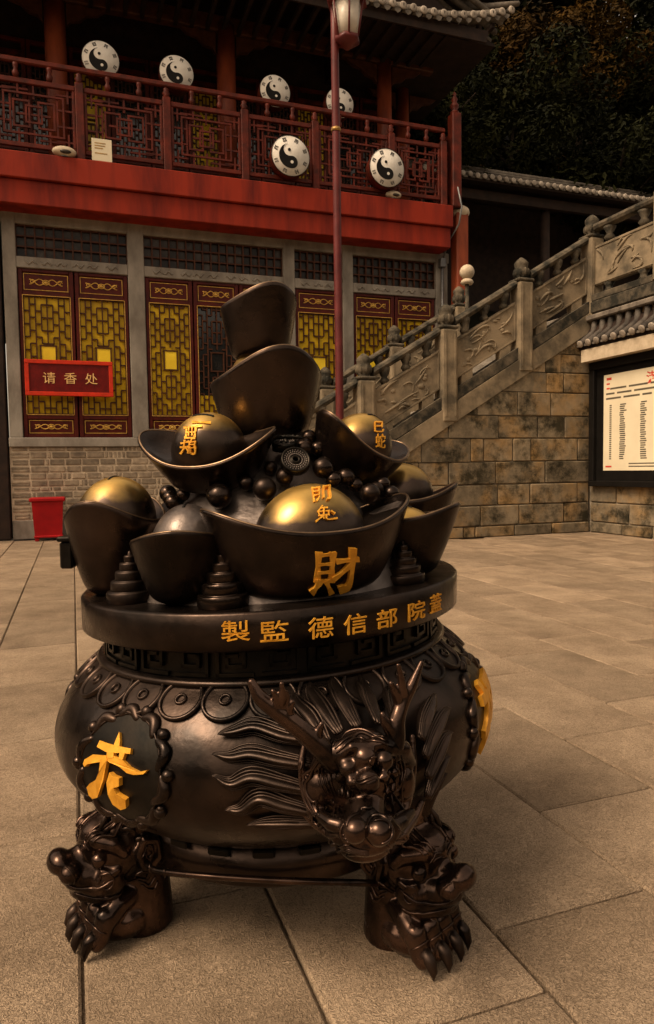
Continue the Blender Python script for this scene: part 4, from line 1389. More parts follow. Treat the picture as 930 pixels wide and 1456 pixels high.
# rim plate with the gold inscription
plate = MB().lathe([(.47,.832),(.545,.832),(.555,.838),(.556,.92),(.549,.927),(.535,.924),(.10,.924)], 128, cap=False).obj('rim_plate', M['bronze'], pot, w=True)
plate_bvh = BVHTree.FromPolygons([v.co[:] for v in plate.data.vertices], [tuple(p.vertices) for p in plate.data.polygons])
def cyl_char(ch, px, py, wpx, hpx, parent, R=.556):
    loc, nrm = RAY(plate_bvh, px, py)
    a0 = math.atan2(loc.x, -loc.y)
    z0 = loc.z-.042*loc.x*sm((loc.z-.2)/.45)
    depth = (loc-Vector(LORG)).dot(Vector(LFR[0]))
    # real width: undo foreshortening at that azimuth
    view = math.atan2(loc.x-LORG[0], loc.y-LORG[1])
    w = wpx*depth/FOC/max(.35, math.cos(a0+view)); h = hpx*depth/FOC*1.02
    vs, fs = glyph(ch, .003)
    b = relief(vs, fs, lambda u,v,hh: ((R+hh)*math.sin(a0+(u-.5)*w/R), -(R+hh)*math.cos(a0+(u-.5)*w/R), z0+(v-.5)*h), .0035)
    return b.obj('character', M['gold'], parent, w=True)
for ch,px,py,w,h in (('製',335,897,40,29),('監',390,897,40,29),('德',456,892,35,30),('信',505,887,32,28),('部',550,879,28,26),('院',592,868,23,26),('蓋',619,857,15,25)):
    cyl_char(ch,px,py,w,h,plate)

# coin scales hanging from the neck over the shoulder
sTop = arcl[-1]
def belly_patch(parts, a0, s0):
    """list of (verts(u,v,h), faces, smooth) wrapped on the belly"""
    b = MB()
    r0 = r_of_s(s0)
    for vs, fs, smo in parts:
        b.add([S(a0+u/r0, s0+v, h) for u,v,h in vs], fs, smo)
    return b
def ring_uvh(R0, R1, h0, h1, n=28, a0=0, a1=2*math.pi, el=1.0):
    vs, fs = [], []
    full = abs(a1-a0-2*math.pi) < 1e-6
    k = n if full else n+1
    pr_ = [(R0,h0),(R0+(R1-R0)*.15,h1),(R0+(R1-R0)*.85,h1),(R1,h0)]
    for i in range(k):
        a = a0+(a1-a0)*i/n
        for r,h in pr_: vs.append((r*math.cos(a), r*el*math.sin(a), h))
    for i in range(n):
        j = (i+1)%k
        for t in range(3): fs.append((i*4+t, j*4+t, j*4+t+1, i*4+t+1))
    return vs, fs, True
def disc_uvh(R, h, n=28, el=1.0):
    vs, fs = [(0,0,h)], []
    rings = [(R*f,h) for f in (.2,.4,.6,.8,1.0)]+[(R,h),(R*1.01,-.002)]
    for r,hh in rings: vs += [(r*math.cos(2*math.pi*i/n), r*el*math.sin(2*math.pi*i/n), hh) for i in range(n)]
    fs += [(0,1+i,1+(i+1)%n) for i in range(n)]
    for k in (0,1,2,3,5):
        fs += [(1+k*n+i,1+(k+1)*n+i,1+(k+1)*n+(i+1)%n,1+k*n+(i+1)%n) for i in range(n)]
    return vs, fs, True
NC = 30
for k in range(NC):
    a = 2*math.pi*(k+.35)/NC
    hh = .0022*(k % 2)
    b = belly_patch([disc_uvh(.056,.004+hh), ring_uvh(.047,.058,.002,.011+hh,32)], a, sTop-.040)
    c = b.obj('coin', M['bronze'], bowl, w=True)
    b = belly_patch([ring_uvh(.009,.016,.004+hh,.010+hh,14)], a, sTop-.042)
    b.obj('coin_eye', M['bronze'], bowl, w=True)

# medallions
def medallion(a0, s0, R, cols_, name='medallion'):
    r0 = r_of_s(s0)
    md = belly_patch([disc_uvh(R*.93,.007,40)], a0, s0).obj(name, M['bronze_dark'], pot, w=True)
    fr = MB()
    P = lambda ang, rr_, h: S(a0+R*rr_*math.cos(ang)/r0, s0+R*rr_*math.sin(ang), h)
    # cloud-scroll frame: ten flat swelling scrolls, each ending in a curled knob
    for k in range(10):
        c0 = math.pi*2*(k+.5)/10+.1
        pts, rs = [], []
        for t in np.linspace(-1,1,15):
            pts.append(P(c0+t*.28, .985+.06*math.cos(t*math.pi)+.035*t, .003)); rs.append(.0075+.0075*math.cos(t*math.pi*.5))
        fr.tube(pts, rs, 10)
        fr.ell(P(c0+.27, 1.07, .003), .0155, n=14, k=9)
        if k % 2: fr.ell(P(c0-.30, 1.05, .003), .011, n=10, k=7)
    fr.tube([P(t, .945, .008) for t in np.linspace(0,2*math.pi,60)], .003, 6)
    fr.obj('scroll_frame', M['bronze'], md, w=True)
    return md
def brush(strokes, sc_, ox, oy):
    """calligraphic strokes (points in a zoomed view of the photo, width) -> outline polygons in photo pixels"""
    polys = []
    for pts, w in strokes:
        sp = [np.array(q[:2]) for q in spline([(x,y,0) for x,y in pts], 4)] if len(pts) > 2 else [np.array(pts[0],float)+(np.array(pts[1],float)-np.array(pts[0],float))*t for t in np.linspace(0,1,5)]
        Lp, Rp = [], []
        for k,q in enumerate(sp):
            d = sp[min(k+1,len(sp)-1)]-sp[max(k-1,0)]; d = d/(np.linalg.norm(d)+1e-9)
            nn = np.array([-d[1],d[0]]); t = k/(len(sp)-1)
            ww = w*.5*(1.12-.35*math.sin(math.pi*t)**1.0+.10*math.cos(t*7))
            e = d*(-ww*.5 if k == 0 else (ww*.6 if k == len(sp)-1 else 0))
            Lp.append(q+nn*ww+e); Rp.append(q-nn*ww+e)
        polys.append([(ox+p[0]*sc_, oy+p[1]*sc_) for p in Lp+Rp[::-1]])
    return polys
CAI = [([(262,640),(256,745)],25),([(255,648),(325,640)],16),([(318,640),(311,745)],24),([(262,682),(312,680)],12),([(260,715),(312,712)],12),
       ([(250,748),(314,745)],14),([(264,750),(248,775),(236,788)],21),([(290,750),(308,788)],20),([(335,668),(412,660)],17),
       ([(394,622),(390,690),(378,762),(346,778)],23),([(386,680),(348,715),(320,735)],16)]
MAO = [([(326,520),(330,560),(336,595)],9),([(324,525),(366,519)],9),([(362,520),(362,570),(350,592)],9),([(333,545),(361,542)],6),([(336,566),(361,562)],6),
       ([(386,520),(386,576)],8),([(384,520),(420,516)],8),([(416,516),(423,580),(408,584)],9)]
TU = [([(380,618),(356,650)],8),([(370,632),(406,629)],7),([(355,651),(416,647)],7),([(358,651),(365,675)],7),([(414,648),(411,672)],7),([(361,674),(414,670)],7),
      ([(387,632),(385,690)],7),([(381,676),(345,706)],10),([(398,672),(405,695),(455,690)],9),([(425,652),(442,664)],8)]
YOU = [([(575,91),(646,93)],9),([(552,112),(548,156)],8),([(590,110),(583,156)],9),([(543,116),(611,108)],8),([(552,134),(586,133)],6),([(546,156),(584,158)],8),
       ([(563,114),(561,146)],5),([(576,112),(575,146)],5)]
JI = [([(531,190),(562,182)],7),([(546,178),(540,216)],7),([(530,206),(562,203)],7),([(548,204),(531,231)],8),([(550,206),(561,220)],7),([(577,172),(569,186)],6),
      ([(568,186),(568,212)],7),([(568,186),(592,183)],6),([(590,183),(588,206)],7),([(568,196),(588,195)],5),([(566,209),(593,207)],6),([(591,207),(589,232),(578,231)],7),
      ([(566,218),(564,228)],5),([(573,217),(573,228)],5)]
def az_s(px, py):
    loc, _ = RAY(bowl_bvh, px, py)
    z = loc.z-.042*loc.x*sm((loc.z-.2)/.45)
    return math.atan2(loc.x,-loc.y), s_of_z(z)
a_l, s_l = az_s(166, 1096)
md = medallion(a_l, s_l, .138, 0)
# the large gold character, stroke by stroke
strokes = [
 [(440,75),(445,150),(440,200),(395,185),(418,125)],
 [(262,190),(285,142),(345,165),(450,192),(535,208),(530,250),(440,238),(355,242),(300,212)],
 [(345,236),(400,262),(470,290),(530,350),(600,385),(668,372),(640,402),(560,408),(505,392),(440,340),(370,312),(340,290)],
 [(450,232),(492,243),(474,292),(440,286)],
 [(352,230),(404,234),(400,275),(350,280)],
 [(160,318),(172,284),(240,250),(345,258),(352,300),(250,310),(195,318),(172,342)],
 [(300,292),(352,290),(324,440),(275,570),(235,578),(205,548),(190,490),(215,462),(262,440),(290,380)],
 [(375,385),(405,412),(452,428),(452,490),(405,498),(430,545),(502,590),(505,650),(462,662),(400,620),(362,545),(352,460)]]
def px_solid(polys, fn, h):
    b = MB()
    for q,poly in enumerate(polys):
        n = len(poly)
        F3 = [fn(x,y,h+.0006*q) for x,y in poly]; B3 = [fn(x,y,-.004) for x,y in poly]
        b.add(F3+B3, [tuple(range(n))]+[(i,(i+1)%n,(i+1)%n+n,i+n) for i in range(n)], False)
    return b
px_solid([[(100+x*.172, 1030+y*.172) for x,y in spl] for spl in strokes], lambda x,y,h: tuple(ON(x,y,.007+h)), .008).obj('character', M['gold'], md)
a_r, s_r = rad(72), s_of_z(.545)
md2 = medallion(a_r, s_r, .148, 0)
vs, fs = subdiv(*glyph('福', .03), .12)
r0 = r_of_s(s_r)
relief(vs, fs, lambda u,v,h: S(a_r+(u-.5)*.19/r0, s_r+(v-.5)*.19, .007+h), .012).obj('character', M['gold'], md2, w=True)
medallion(rad(-102), s_r, .148, 0)
medallion(rad(150), s_r, .148, 0)

def bvh_me(me): return BVHTree.FromPolygons([v.co[:] for v in me.vertices], [tuple(p.vertices) for p in me.polygons])
def ridge(b, pts, r, bv, lift=.0012):
    sp = spline([tuple(p) for p in pts], 6); n = len(sp); out = []
    for q in sp:
        loc, nrm, _, _ = bv.find_nearest(Vector(q))
        out.append(tuple(loc+nrm*lift))
    b.tube(out, [r*(.35+.65*math.sin(math.pi*(i+.6)/(n+.2))) for i in range(n)], 6)
# ------------------------------------------------------------------ lion paw feet
lion = MB()
lion.tube([(-.02,0,.0),(-.01,0,.15),(0,0,.30),(.0,0,.40)], [.088,.086,.10,.10], 20)
lion.ell((.055,0,.05),(.10,.10,.06))
lion.tube([(.02,0,.12),(.08,0,.07)], [.08,.075], 16)
for y in (-.078,-.027,.027,.078):
    k = 1-abs(y)*1.3
    lion.tube([(.03,y*.7,.125),(.085,y*.95,.115),(.125*k+.02,y*1.05,.085),(.145*k+.02,y*1.08,.04)], [.026,.031,.033,.027], 12)
    lion.ell((.118*k+.02,y*1.05,.098),(.034,.030,.026))
    lion.ell((.15*k+.02,y*1.08,.045),(.026,.027,.030))
lh = MB()
LHX, LHZ = .028, -.038
# head
lh.ell((.03,0,.285),(.115,.108,.10))
lh.ell((.075,0,.31),(.075,.085,.06))
lh.ell((.125,0,.235),(.075,.075,.05))
lh.ell((.12,0,.195),(.06,.062,.035))
lh.tube([(.08,0,.29),(.15,0,.265),(.19,0,.275)], [.05,.042,.03], 14)
lh.ell((.203,0,.283),(.036,.05,.032))
for s in (-1,1):
    lh.ell((.185,s*.042,.262),(.032,.03,.026))
    lh.ell((.08,s*.075,.225),(.05,.035,.045))
    lh.tube([(.13,s*.015,.305),(.115,s*.055,.335),(.07,s*.092,.325),(.04,s*.105,.295)], [.018,.024,.022,.014], 10)    # brow
    lh.tube([(.11,s*.085,.262),(.085,s*.10,.252),(.06,s*.103,.262)], [.010,.013,.009], 8)                               # lower lid
    lh.tube([(.18,s*.03,.225),(.12,s*.072,.205),(.07,s*.088,.215),(.05,s*.092,.24)], [.012,.015,.014,.010], 8)          # lip
    lh.tube([(.16,s*.035,.19),(.11,s*.062,.178),(.06,s*.075,.19)], [.012,.014,.01], 8)
    lh.tube([(-.035,s*.10,.24),(-.055,s*.118,.27),(-.045,s*.118,.315),(-.01,s*.118,.325),(.005,s*.115,.29),(-.01,s*.112,.25),(-.035,s*.10,.24)], .015, 8)   # ear rim
    lh.ell((-.025,s*.105,.285),(.02,.012,.025))
lion.add([(x+LHX,y,z+LHZ) for x,y,z in lh.v], lh.f)
lion_me = sculpt(lion, .0052, 3); lion_me.name = 'lion_foot'; lion_me.materials.append(M['bronze_polished'])
lbv = bvh_me(lion_me)
ld = MB()
def LR(pts, r=.0042): ridge(ld, [(x+LHX,y,z+LHZ) for x,y,z in pts], r, lbv)
for s in (-1,1):
    LR([(.20,s*.02,.24),(.16,s*.06,.222),(.11,s*.09,.225),(.07,s*.10,.25)], .0055)
    LR([(.17,s*.03,.205),(.12,s*.07,.19),(.07,s*.09,.20)], .005)
    for k in range(3): LR([(.16-.02*k,s*.012,.32+.006*k),(.155-.02*k,s*.035,.325+.005*k),(.14-.02*k,s*.05,.315+.005*k)], .004)
    for k in range(4): LR([(.13,s*(.03+.014*k),.335),(.10,s*(.035+.016*k),.36),(.06,s*(.035+.02*k),.375),(.03,s*(.04+.022*k),.37)], .0055)
    LR([(.10+.03*math.cos(a)*(1-a/9),s*.1,.235+.03*math.sin(a)*(1-a/9)) for a in np.linspace(0,7,9)], .004)
    LR([(-.02+.022*math.cos(a)*(1-a/9),s*.12,.285+.028*math.sin(a)*(1-a/9)) for a in np.linspace(0,7,9)], .0045)
    for k in range(4): LR([(.03-.01*k,s*.11,.22-.012*k),(.0-.015*k,s*.12,.21-.015*k),(-.035-.012*k,s*.11,.225-.014*k)], .005)
    LR([(.20,s*.045,.285),(.185,s*.065,.27),(.18,s*.05,.25)], .0035)
for y in (-.078,-.027,.027,.078):
    ridge(ld, [(.05,y*.8,.16),(.09,y,.15),(.115,y*1.05,.13)], .004, lbv)
    ridge(ld, [(.13*(1-abs(y)*1.3)+.02,y*1.05-.03,.07),(.15*(1-abs(y)*1.3)+.025,y*1.05,.085),(.13*(1-abs(y)*1.3)+.02,y*1.05+.03,.07)], .0035, lbv)
ld_me = ld.mesh('carved_line', M['bronze_polished'])
claw = MB()
claws_me = []
for y in (-.078,-.027,.027,.078):
    k = 1-abs(y)*1.3
    b = MB().tube([(.155*k+.022,y*1.08,.058),(.178*k+.022,y*1.09,.046),(.190*k+.022,y*1.10,.024),(.190*k+.022,y*1.10,.003)], [.019,.018,.012,.002], 10)
    claws_me.append(b.mesh('claw', M['bronze']))
eye_me = []
for s in (-1,1):
    eye_me.append(MB().ell((.112+LHX,s*.078,.290+LHZ),(.022,.022,.020)).mesh('eye', M['bronze_polished']))
hair = MB()
rr = random.Random(4)
for k in range(46):                       # flame locks over the skull
    a = rr.uniform(-1.45,1.45); t0 = rr.uniform(.25,.95)
    th = rr.uniform(.2,1.25)
    d = Vector((-.35+.9*math.cos(th)*math.cos(a)*.8, math.sin(a)*math.cos(th*.6), math.sin(th)*.95+.15)).normalized()
    base = Vector((.025+d.x*.118, d.y*.112, .288+d.z*.103))
    back = Vector((-.75, .25*math.sin(a), .35+rr.uniform(-.25,.25))).normalized()
    back = (back-d*back.dot(d)).normalized()
    sw = d.cross(back)*rr.choice((-1,1))
    l = rr.uniform(.04,.07)
    pts = [base, base+back*l*.4+d*.008+sw*l*.08, base+back*l*.75+d*.008+sw*l*.28, base+back*l*.9+d*.004+sw*l*.55]
    hair.tube([tuple(q) for q in pts], [.006,.0095,.008,.003], 6)
hair.v = [(x+LHX,y,z+LHZ) for x,y,z in hair.v]
hair_me = hair.mesh('mane', M['bronze'])
pupil = None
def leg(az, rr_, top=.0):
    o = link('lion_foot', lion_me, pot, (rr_*math.sin(az), -rr_*math.cos(az), 0), (0,0,az-math.pi/2), (.89,.89,1.0))
    for c in claws_me: link('claw', c, o)
    for e in eye_me: link('eye', e, o)
    link('mane', hair_me, o); link('carved_line', ld_me, o)
    return o
leg(rad(-55), .45); leg(rad(46), .475); leg(rad(128), .43); leg(rad(-142), .43)

# rod slung below the base ring
rod = [PL(198,1214,-.30), PL(204,1222,-.33), PL(214,1234,-.37), PL(235,1240,-.40), PL(300,1246,-.455), PL(400,1252,-.46), PL(500,1255,-.445), PL(545,1256,-.40)]
MB().tube(spline(rod,4), .0085, 8).obj('rod', M['bronze_polished'], pot)
for q in (1,2,3): 
    p = rod[q]; MB().ell(tuple(p), (.006,.013,.013), n=8, k=6).obj('rod_collar', M['bronze_polished'], pot)

# ------------------------------------------------------------------ dragon head
DA = rad(17)
D = lambda x,y,r: tuple(PR(x,y,DA,r))
mdr = Matrix.Rotation(DA,3,'Z')
dh = MB()
dh.tube([D(508,1095,.56), D(512,1100,.64), D(514,1104,.70)], [.085,.088,.075], 20)
dh.ell(D(514,1085,.69), (.080,.055,.062), mdr)
dh.ell(D(510,1108,.69), (.112,.06,.088), mdr)
dh.ell(D(516,1062,.70), (.06,.045,.04), mdr)
dh.ell(D(508,1140,.67), (.085,.07,.06), mdr)
dh.tube([D(518,1095,.72), D(520,1140,.735), D(522,1172,.79)], [.056,.044,.036], 16)
dh.ell(D(521,1178,.79), (.085,.055,.030), mdr)
dh.tube([D(490,1176,.82), D(470,1170,.80), D(452,1158,.77)], [.018,.016,.010], 10)
dh.tube([D(556,1176,.82), D(572,1168,.80), D(586,1154,.77)], [.018,.016,.010], 10)
dh.tube([D(520,1070,.745), D(490,1066,.74), D(462,1074,.725), D(446,1094,.70)], [.024,.026,.022,.012], 12)
dh.tube([D(520,1070,.745), D(550,1062,.74), D(572,1066,.725), D(586,1085,.70)], [.024,.026,.022,.012], 12)
dh.ell(D(518,1077,.765), .026)
dh.ell(D(523,1112,.80), .025)
for x,y,r,q in ((494,1092,.765,.019),(546,1082,.765,.020),(500,1112,.785,.012),(545,1105,.785,.012),(484,1105,.75,.012),(560,1098,.75,.012)):
    dh.ell(D(x,y,r), q)
dh.ell(D(505,1181,.855), .025); dh.ell(D(539,1183,.855), .028)
dh.tube([D(522,1150,.81), D(515,1165,.83), D(500,1168,.84), D(488,1180,.84), D(495,1196,.84)], [.010,.012,.012,.011,.008], 8)
dh.tube([D(524,1150,.81), D(535,1163,.83), D(552,1166,.84), D(564,1180,.84), D(556,1198,.84)], [.010,.012,.012,.011,.008], 8)
dh.ell(D(522,1192,.80), (.062,.05,.028), mdr)
dh.ell(D(520,1204,.775), (.055,.045,.024), mdr)
# brows sweeping up
dh.tube([D(520,1060,.76), D(500,1062,.765), D(480,1076,.75), D(466,1092,.72)], [.008,.011,.011,.007], 8)
dh.tube([D(522,1060,.76), D(540,1058,.765), D(562,1068,.75), D(574,1085,.72)], [.008,.011,.011,.007], 8)
# cheek ridges and jaw
dh.tube([D(437,1040,.66), D(428,1085,.68), D(433,1120,.69), D(446,1152,.715), D(472,1168,.75), D(490,1186,.79)], [.007,.009,.011,.012,.012,.010], 10)
dh.tube([D(586,1045,.66), D(588,1085,.68), D(584,1120,.69), D(576,1150,.72), D(562,1166,.76)], [.007,.009,.011,.011,.010], 10)
dh.ell(D(458,1118,.70), (.038,.035,.045), mdr); dh.ell(D(570,1110,.70), (.032,.035,.045), mdr)
dh.tube([D(425,1148,.66), D(450,1172,.69), D(480,1192,.74), D(510,1204,.78)], [.008,.011,.013,.012], 10)
dh.tube([D(600,1140,.66), D(588,1165,.69), D(572,1188,.74), D(545,1204,.78)], [.008,.011,.012,.010], 10)
dme = sculpt(dh, .0042, 2); dme.name = 'dragon_head'; dme.materials.append(M['bronze_polished'])
dragon = link('dragon_head', dme, pot)
dbv = bvh_me(dme)
dl = MB()
def DR(pts, r=.0035, off=(0,0), rp=.78):
    q = []
    for x,y in pts:
        px_, py_ = 300+(x+off[0])*.387, 920+(y+off[1])*.387
        loc, nrm = RAY(dbv, px_, py_)
        q.append(tuple(loc) if loc is not None else D(px_,py_,rp))
    ridge(dl, q, r, dbv, .001)
for o_ in ((0,0),(6,16),(-4,-14)): DR([(455,375),(490,342),(540,318),(590,330),(640,345)], .004, o_)
for o_ in ((0,0),(0,12)): DR([(520,475),(545,490),(575,480),(605,470)], .003, o_)
for o_ in ((0,0),(14,4),(28,8)): DR([(335,420),(328,480),(345,560),(370,610)], .004, o_)
for k in range(4): DR([(395+14*k,445),(400+14*k,500),(425+12*k,545)], .003)
for o_ in ((0,0),(8,14),(16,26)): DR([(300,600),(360,618),(420,670),(490,690)], .0042, o_)
DR([(500,660),(515,625),(550,602),(585,592),(572,580)], .0045); DR([(568,665),(590,625),(640,628),(655,670)], .0045)
DR([(600,640),(650,645),(665,690),(625,722)], .004); DR([(490,650),(480,690),(500,720),(545,725)], .004)
for k in range(5): DR([(450+8*k,735+5*k),(490,728+6*k),(530,742+5*k),(580,748+4*k)], .003)
for o_ in ((0,0),(-12,0),(-24,4)): DR([(700,400),(712,450),(700,520),(702,590),(685,620)], .004, o_)
for o_ in ((0,0),(-10,8)): DR([(690,670),(716,690),(700,712),(655,722)], .0035, o_)
for k in range(6): DR([(470+10*k,525),(472+10*k,540),(470+10*k,552)], .0032); DR([(640+9*k,502),(642+9*k,516),(640+9*k,528)], .003)
for a0_ in (0,2,4): DR([(600+16*math.cos(a0_+t),420+16*math.sin(a0_+t)) for t in np.linspace(0,1.6,4)], .003)
for k in range(5): DR([(440+9*k,560+8*k),(455+9*k,590+8*k),(450+12*k,620+6*k)], .003)
dl.obj('carved_line', M['bronze_polished'], dragon)
def horn(name, paths):
    b = MB()
    for pts,rs in paths:
        sp = spline(pts,5)
        b.tube(sp, np.interp(np.linspace(0,1,len(sp)), np.linspace(0,1,len(rs)), rs)*1.12, 12)
    me = sculpt(b, .0032, 2); me.name = name; me.materials.append(M['bronze_polished'])
    return link(name, me, dragon)
horn('antler', [([D(478,1088,.73),D(455,1062,.73),D(425,1035,.725),D(395,1012,.72),D(370,992,.715),D(356,967,.71)],[.022,.021,.019,.017,.014,.007]),
                ([D(445,1055,.73),D(452,1042,.735),D(458,1027,.74)],[.015,.010,.005]),
                ([D(408,1018,.722),D(412,1005,.73),D(417,996,.735)],[.014,.009,.005]),
                ([D(393,1008,.72),D(394,995,.73),D(387,981,.735)],[.012,.008,.0045]),
                ([D(399,1008,.72),D(402,990,.735),D(400,970,.74)],[.011,.007,.0045]),
                ([D(402,1010,.72),D(408,992,.73),D(406,981,.735)],[.010,.006,.004])])
horn('antler', [([D(556,1075,.73),D(562,1052,.735),D(564,1025,.73),D(572,1000,.72),D(585,975,.715),D(600,940,.71)],[.022,.020,.017,.015,.012,.005]),
                ([D(560,1045,.735),D(548,1028,.74),D(543,1013,.74)],[.014,.010,.005]),
                ([D(570,1003,.72),D(562,985,.725),D(555,970,.73)],[.012,.009,.005]),
                ([D(574,995,.72),D(571,970,.725),D(566,944,.73)],[.011,.008,.0045])])
def lock(pts, wid, n=8, r=.0038, name='mane_lock', curl=0):
    sp = spline([tuple(p) for p in pts], 6)
    b = MB(); L = len(sp)
    for k in range(n):
        f = (k-(n-1)/2)/((n-1)/2 or 1)
        path, rs = [], []
        for i,q in enumerate(sp):
            t = i/(L-1)
            d = Vector(sp[min(i+1,L-1)])-Vector(sp[max(i-1,0)])
            out = Vector((q[0],q[1],0)).normalized()
            side = d.cross(out).normalized()
            w = wid*(math.sin(math.pi*min(1,(t*.86+.14)))**.7)
            wob = .10*math.sin(t*9+k*1.3)
            path.append(Vector(q)+side*w*(f+wob*.5)*(1 if t < .97 else .6)+out*(.006*(1-f*f)))
            rs.append(r*(1-.75*t**3)*(1.0-.25*abs(f)))
        b.tube([tuple(p) for p in path], rs, 6)
    L2 = len(sp)
    b.tube([tuple(q) for q in sp], [wid*.95*(math.sin(math.pi*min(1,(i/(L2-1)*.86+.14)))**.7)+.001 for i in range(L2)], 10, flat=.42)
    return b.obj(name, M['bronze'], dragon)
for pts,w in ((((440,1058,.05),(405,1050,.030),(365,1036,.016),(335,1042,.014),(313,1046,.016)),.020),
              (((438,1085,.05),(400,1080,.028),(360,1072,.014),(330,1076,.012),(305,1072,.014)),.021),
              (((436,1112,.05),(400,1108,.028),(360,1102,.014),(330,1112,.012),(305,1100,.014)),.021),
              (((440,1135,.05),(405,1135,.028),(370,1130,.014),(345,1146,.012),(322,1146,.012)),.020),
              (((445,1152,.04),(410,1160,.02),(380,1164,.012),(352,1166,.012)),.015)):
    lock([ON(x,y,h) for x,y,h in pts], w)
for pts,w in ((((580,1050,.05),(592,1025,.035),(605,1005,.02),(612,990,.016)),.020),
              (((584,1070,.05),(602,1045,.035),(620,1020,.02),(632,1008,.016)),.020),
              (((588,1092,.05),(608,1070,.03),(622,1050,.02),(634,1040,.016)),.020),
              (((588,1115,.05),(606,1095,.03),(622,1078,.016),(634,1072,.012)),.019),
              (((590,1140,.04),(610,1115,.02),(628,1095,.012)),.014)):
    lock([ON(x,y,h) for x,y,h in pts], w)
for pts in (((470,1052,.09),(455,1020,.05),(443,990,.02),(440,975,.016)),((490,1045,.10),(480,1010,.055),(474,985,.025),(470,968,.018)),
            ((515,1042,.10),(515,1010,.055),(512,985,.025),(508,965,.018)),((540,1045,.09),(545,1015,.05),(546,995,.025),(548,980,.016)),
            ((456,1062,.08),(440,1030,.045),(424,1005,.02),(418,990,.014))):
    lock([ON(x,y,h) for x,y,h in pts], .017, 5, .005)
for k,(x0,y0,x1,y1) in enumerate(((500,1200,478,1210),(505,1204,495,1214),(520,1206,512,1217),(535,1206,532,1216),(548,1203,552,1210),(485,1192,470,1200))):
    lock([D(x0,y0,.80), D((x0+x1)/2-3,(y0+y1)/2+2,.80), D(x1,y1,.79)], .009, 3, .004, 'beard_lock')
for x,y in ((495,1128),(487,1124),(540,1126),(550,1122),(558,1118)):
    dragon_tooth = MB().tube([D(x,y-3,.755), D(x,y+7,.765)], [.007,.003], 6).obj('tooth', M['bronze_polished'], dragon)

# ------------------------------------------------------------------ the treasure heap
mound_prof = [(.45,.924),(.42,.99),(.37,1.06),(.305,1.13),(.24,1.20),(.185,1.27),(.14,1.315),(.10,1.345),(.001,1.35)]
MB().lathe([(q[0],q[1]) for q in spline([(a,b,0) for a,b in mound_prof],5)], 72, cap=False).obj('heap', M['bronze_worn'], pot, w=True)
heap_o = [c for c in pot.children if c.name.startswith('heap')][0]
heap_bvh = BVHTree.FromPolygons([v.co[:] for v in heap_o.data.vertices], [tuple(p.vertices) for p in heap_o.data.polygons])

def ingot(pos, az, a, b_, h0, hk, tilt=(0,0), ball=None, base=.52, slot=True, ballz=0.0, m=None, bulge=.62):
    """boat-shaped ingot: az = azimuth of its long axis, tilt = (outward lean, sideways lean)"""
    mm = Matrix.Translation(pos) @ Matrix.Rotation(az-math.pi/2,4,'Z') @ Matrix.Rotation(tilt[0],4,'Y') @ Matrix.Rotation(tilt[1],4,'X')
    n = 64
    def P(t, s, inset=0.0, drop=0.0):
        c, q = math.cos(t), math.sin(t)
        k = base+(1-base)*(s**bulge)
        k *= 1-.20*max(0.0, 1-s/.13)**2
        ex = 1+.10*c*c*s
        zz = s*(h0+hk*abs(c)**2.6)
        return Vector(((a*k*ex-inset)*c, (b_*k-inset)*q, zz-drop))
    vs, fs = [], []
    levels = [0,.02,.05,.09,.14,.25,.4,.55,.7,.85,.95,1.0]
    rings = [[P(2*math.pi*i/n, s) for i in range(n)] for s in levels]
    rings[0] = [v*1.0 for v in rings[0]]
    t_ = .012
    rings.append([P(2*math.pi*i/n, 1.0, .004, -.004) for i in range(n)])
    rings.append([P(2*math.pi*i/n, 1.0, t_, -.002) for i in range(n)])
    for f in (.9,.75,.55,.3,.02):                     # dished top
        ring = []
        for i in range(n):
            c, q = math.cos(2*math.pi*i/n), math.sin(2*math.pi*i/n)
            zr = h0+hk*abs(c)**2.6
            zz = h0*.88+(zr-h0*.88)*(f**2.8)-.002
            ring.append(Vector(((a*1.10-t_)*f*c, (b_-t_)*f*q, zz)))
        rings.append(ring)
    for r in rings: vs += [tuple(mm @ v) for v in r]
    for k in range(len(rings)-1):
        for i in range(n):
            j = (i+1)%n; fs.append((k*n+i,k*n+j,(k+1)*n+j,(k+1)*n+i))
    fs.append(tuple(range(n-1,-1,-1)))
    fs.append(tuple((len(rings)-1)*n+i for i in range(n)))
    B = MB(); B.add(vs, fs)
    o = B.obj('ingot', m or M['bronze'], pot, w=True)
    ed = MB(); ep = [tuple(mm @ P(2*math.pi*i/n, 1.0, .006, -.0035)) for i in range(n)]
    ed.tube(ep+[ep[0]], .0032, 6, caps=False)
    ed.obj('rim_edge', M['bright_edge'], o, w=True)
    bo_ = None
    if ball:
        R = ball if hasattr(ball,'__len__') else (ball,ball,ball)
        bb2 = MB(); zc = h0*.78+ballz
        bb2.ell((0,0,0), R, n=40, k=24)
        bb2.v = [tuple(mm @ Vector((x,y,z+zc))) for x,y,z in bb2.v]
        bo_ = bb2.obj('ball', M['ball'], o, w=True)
        if slot:
            sl = MB()
            for k in range(9):
                t = (k-4)/4*.32
                sl.tube([tuple(mm @ Vector((R[0]*.12*(k-4)/4*2.2, 0, zc+R[2]*math.sqrt(max(0,1-(.264*(k-4)/4)**2))-.001)))]*1+[tuple(mm @ Vector((R[0]*.12*(k-3)/4*2.2, 0, zc+R[2]*math.sqrt(max(0,1-(.264*(k-3)/4)**2))-.001)))], .0042, 6)
            sl.obj('slot', M['black'], o, w=True)
    return o, bo_, mm
def bvh_of(o): return BVHTree.FromPolygons([v.co[:] for v in o.data.vertices], [tuple(p.vertices) for p in o.data.polygons])
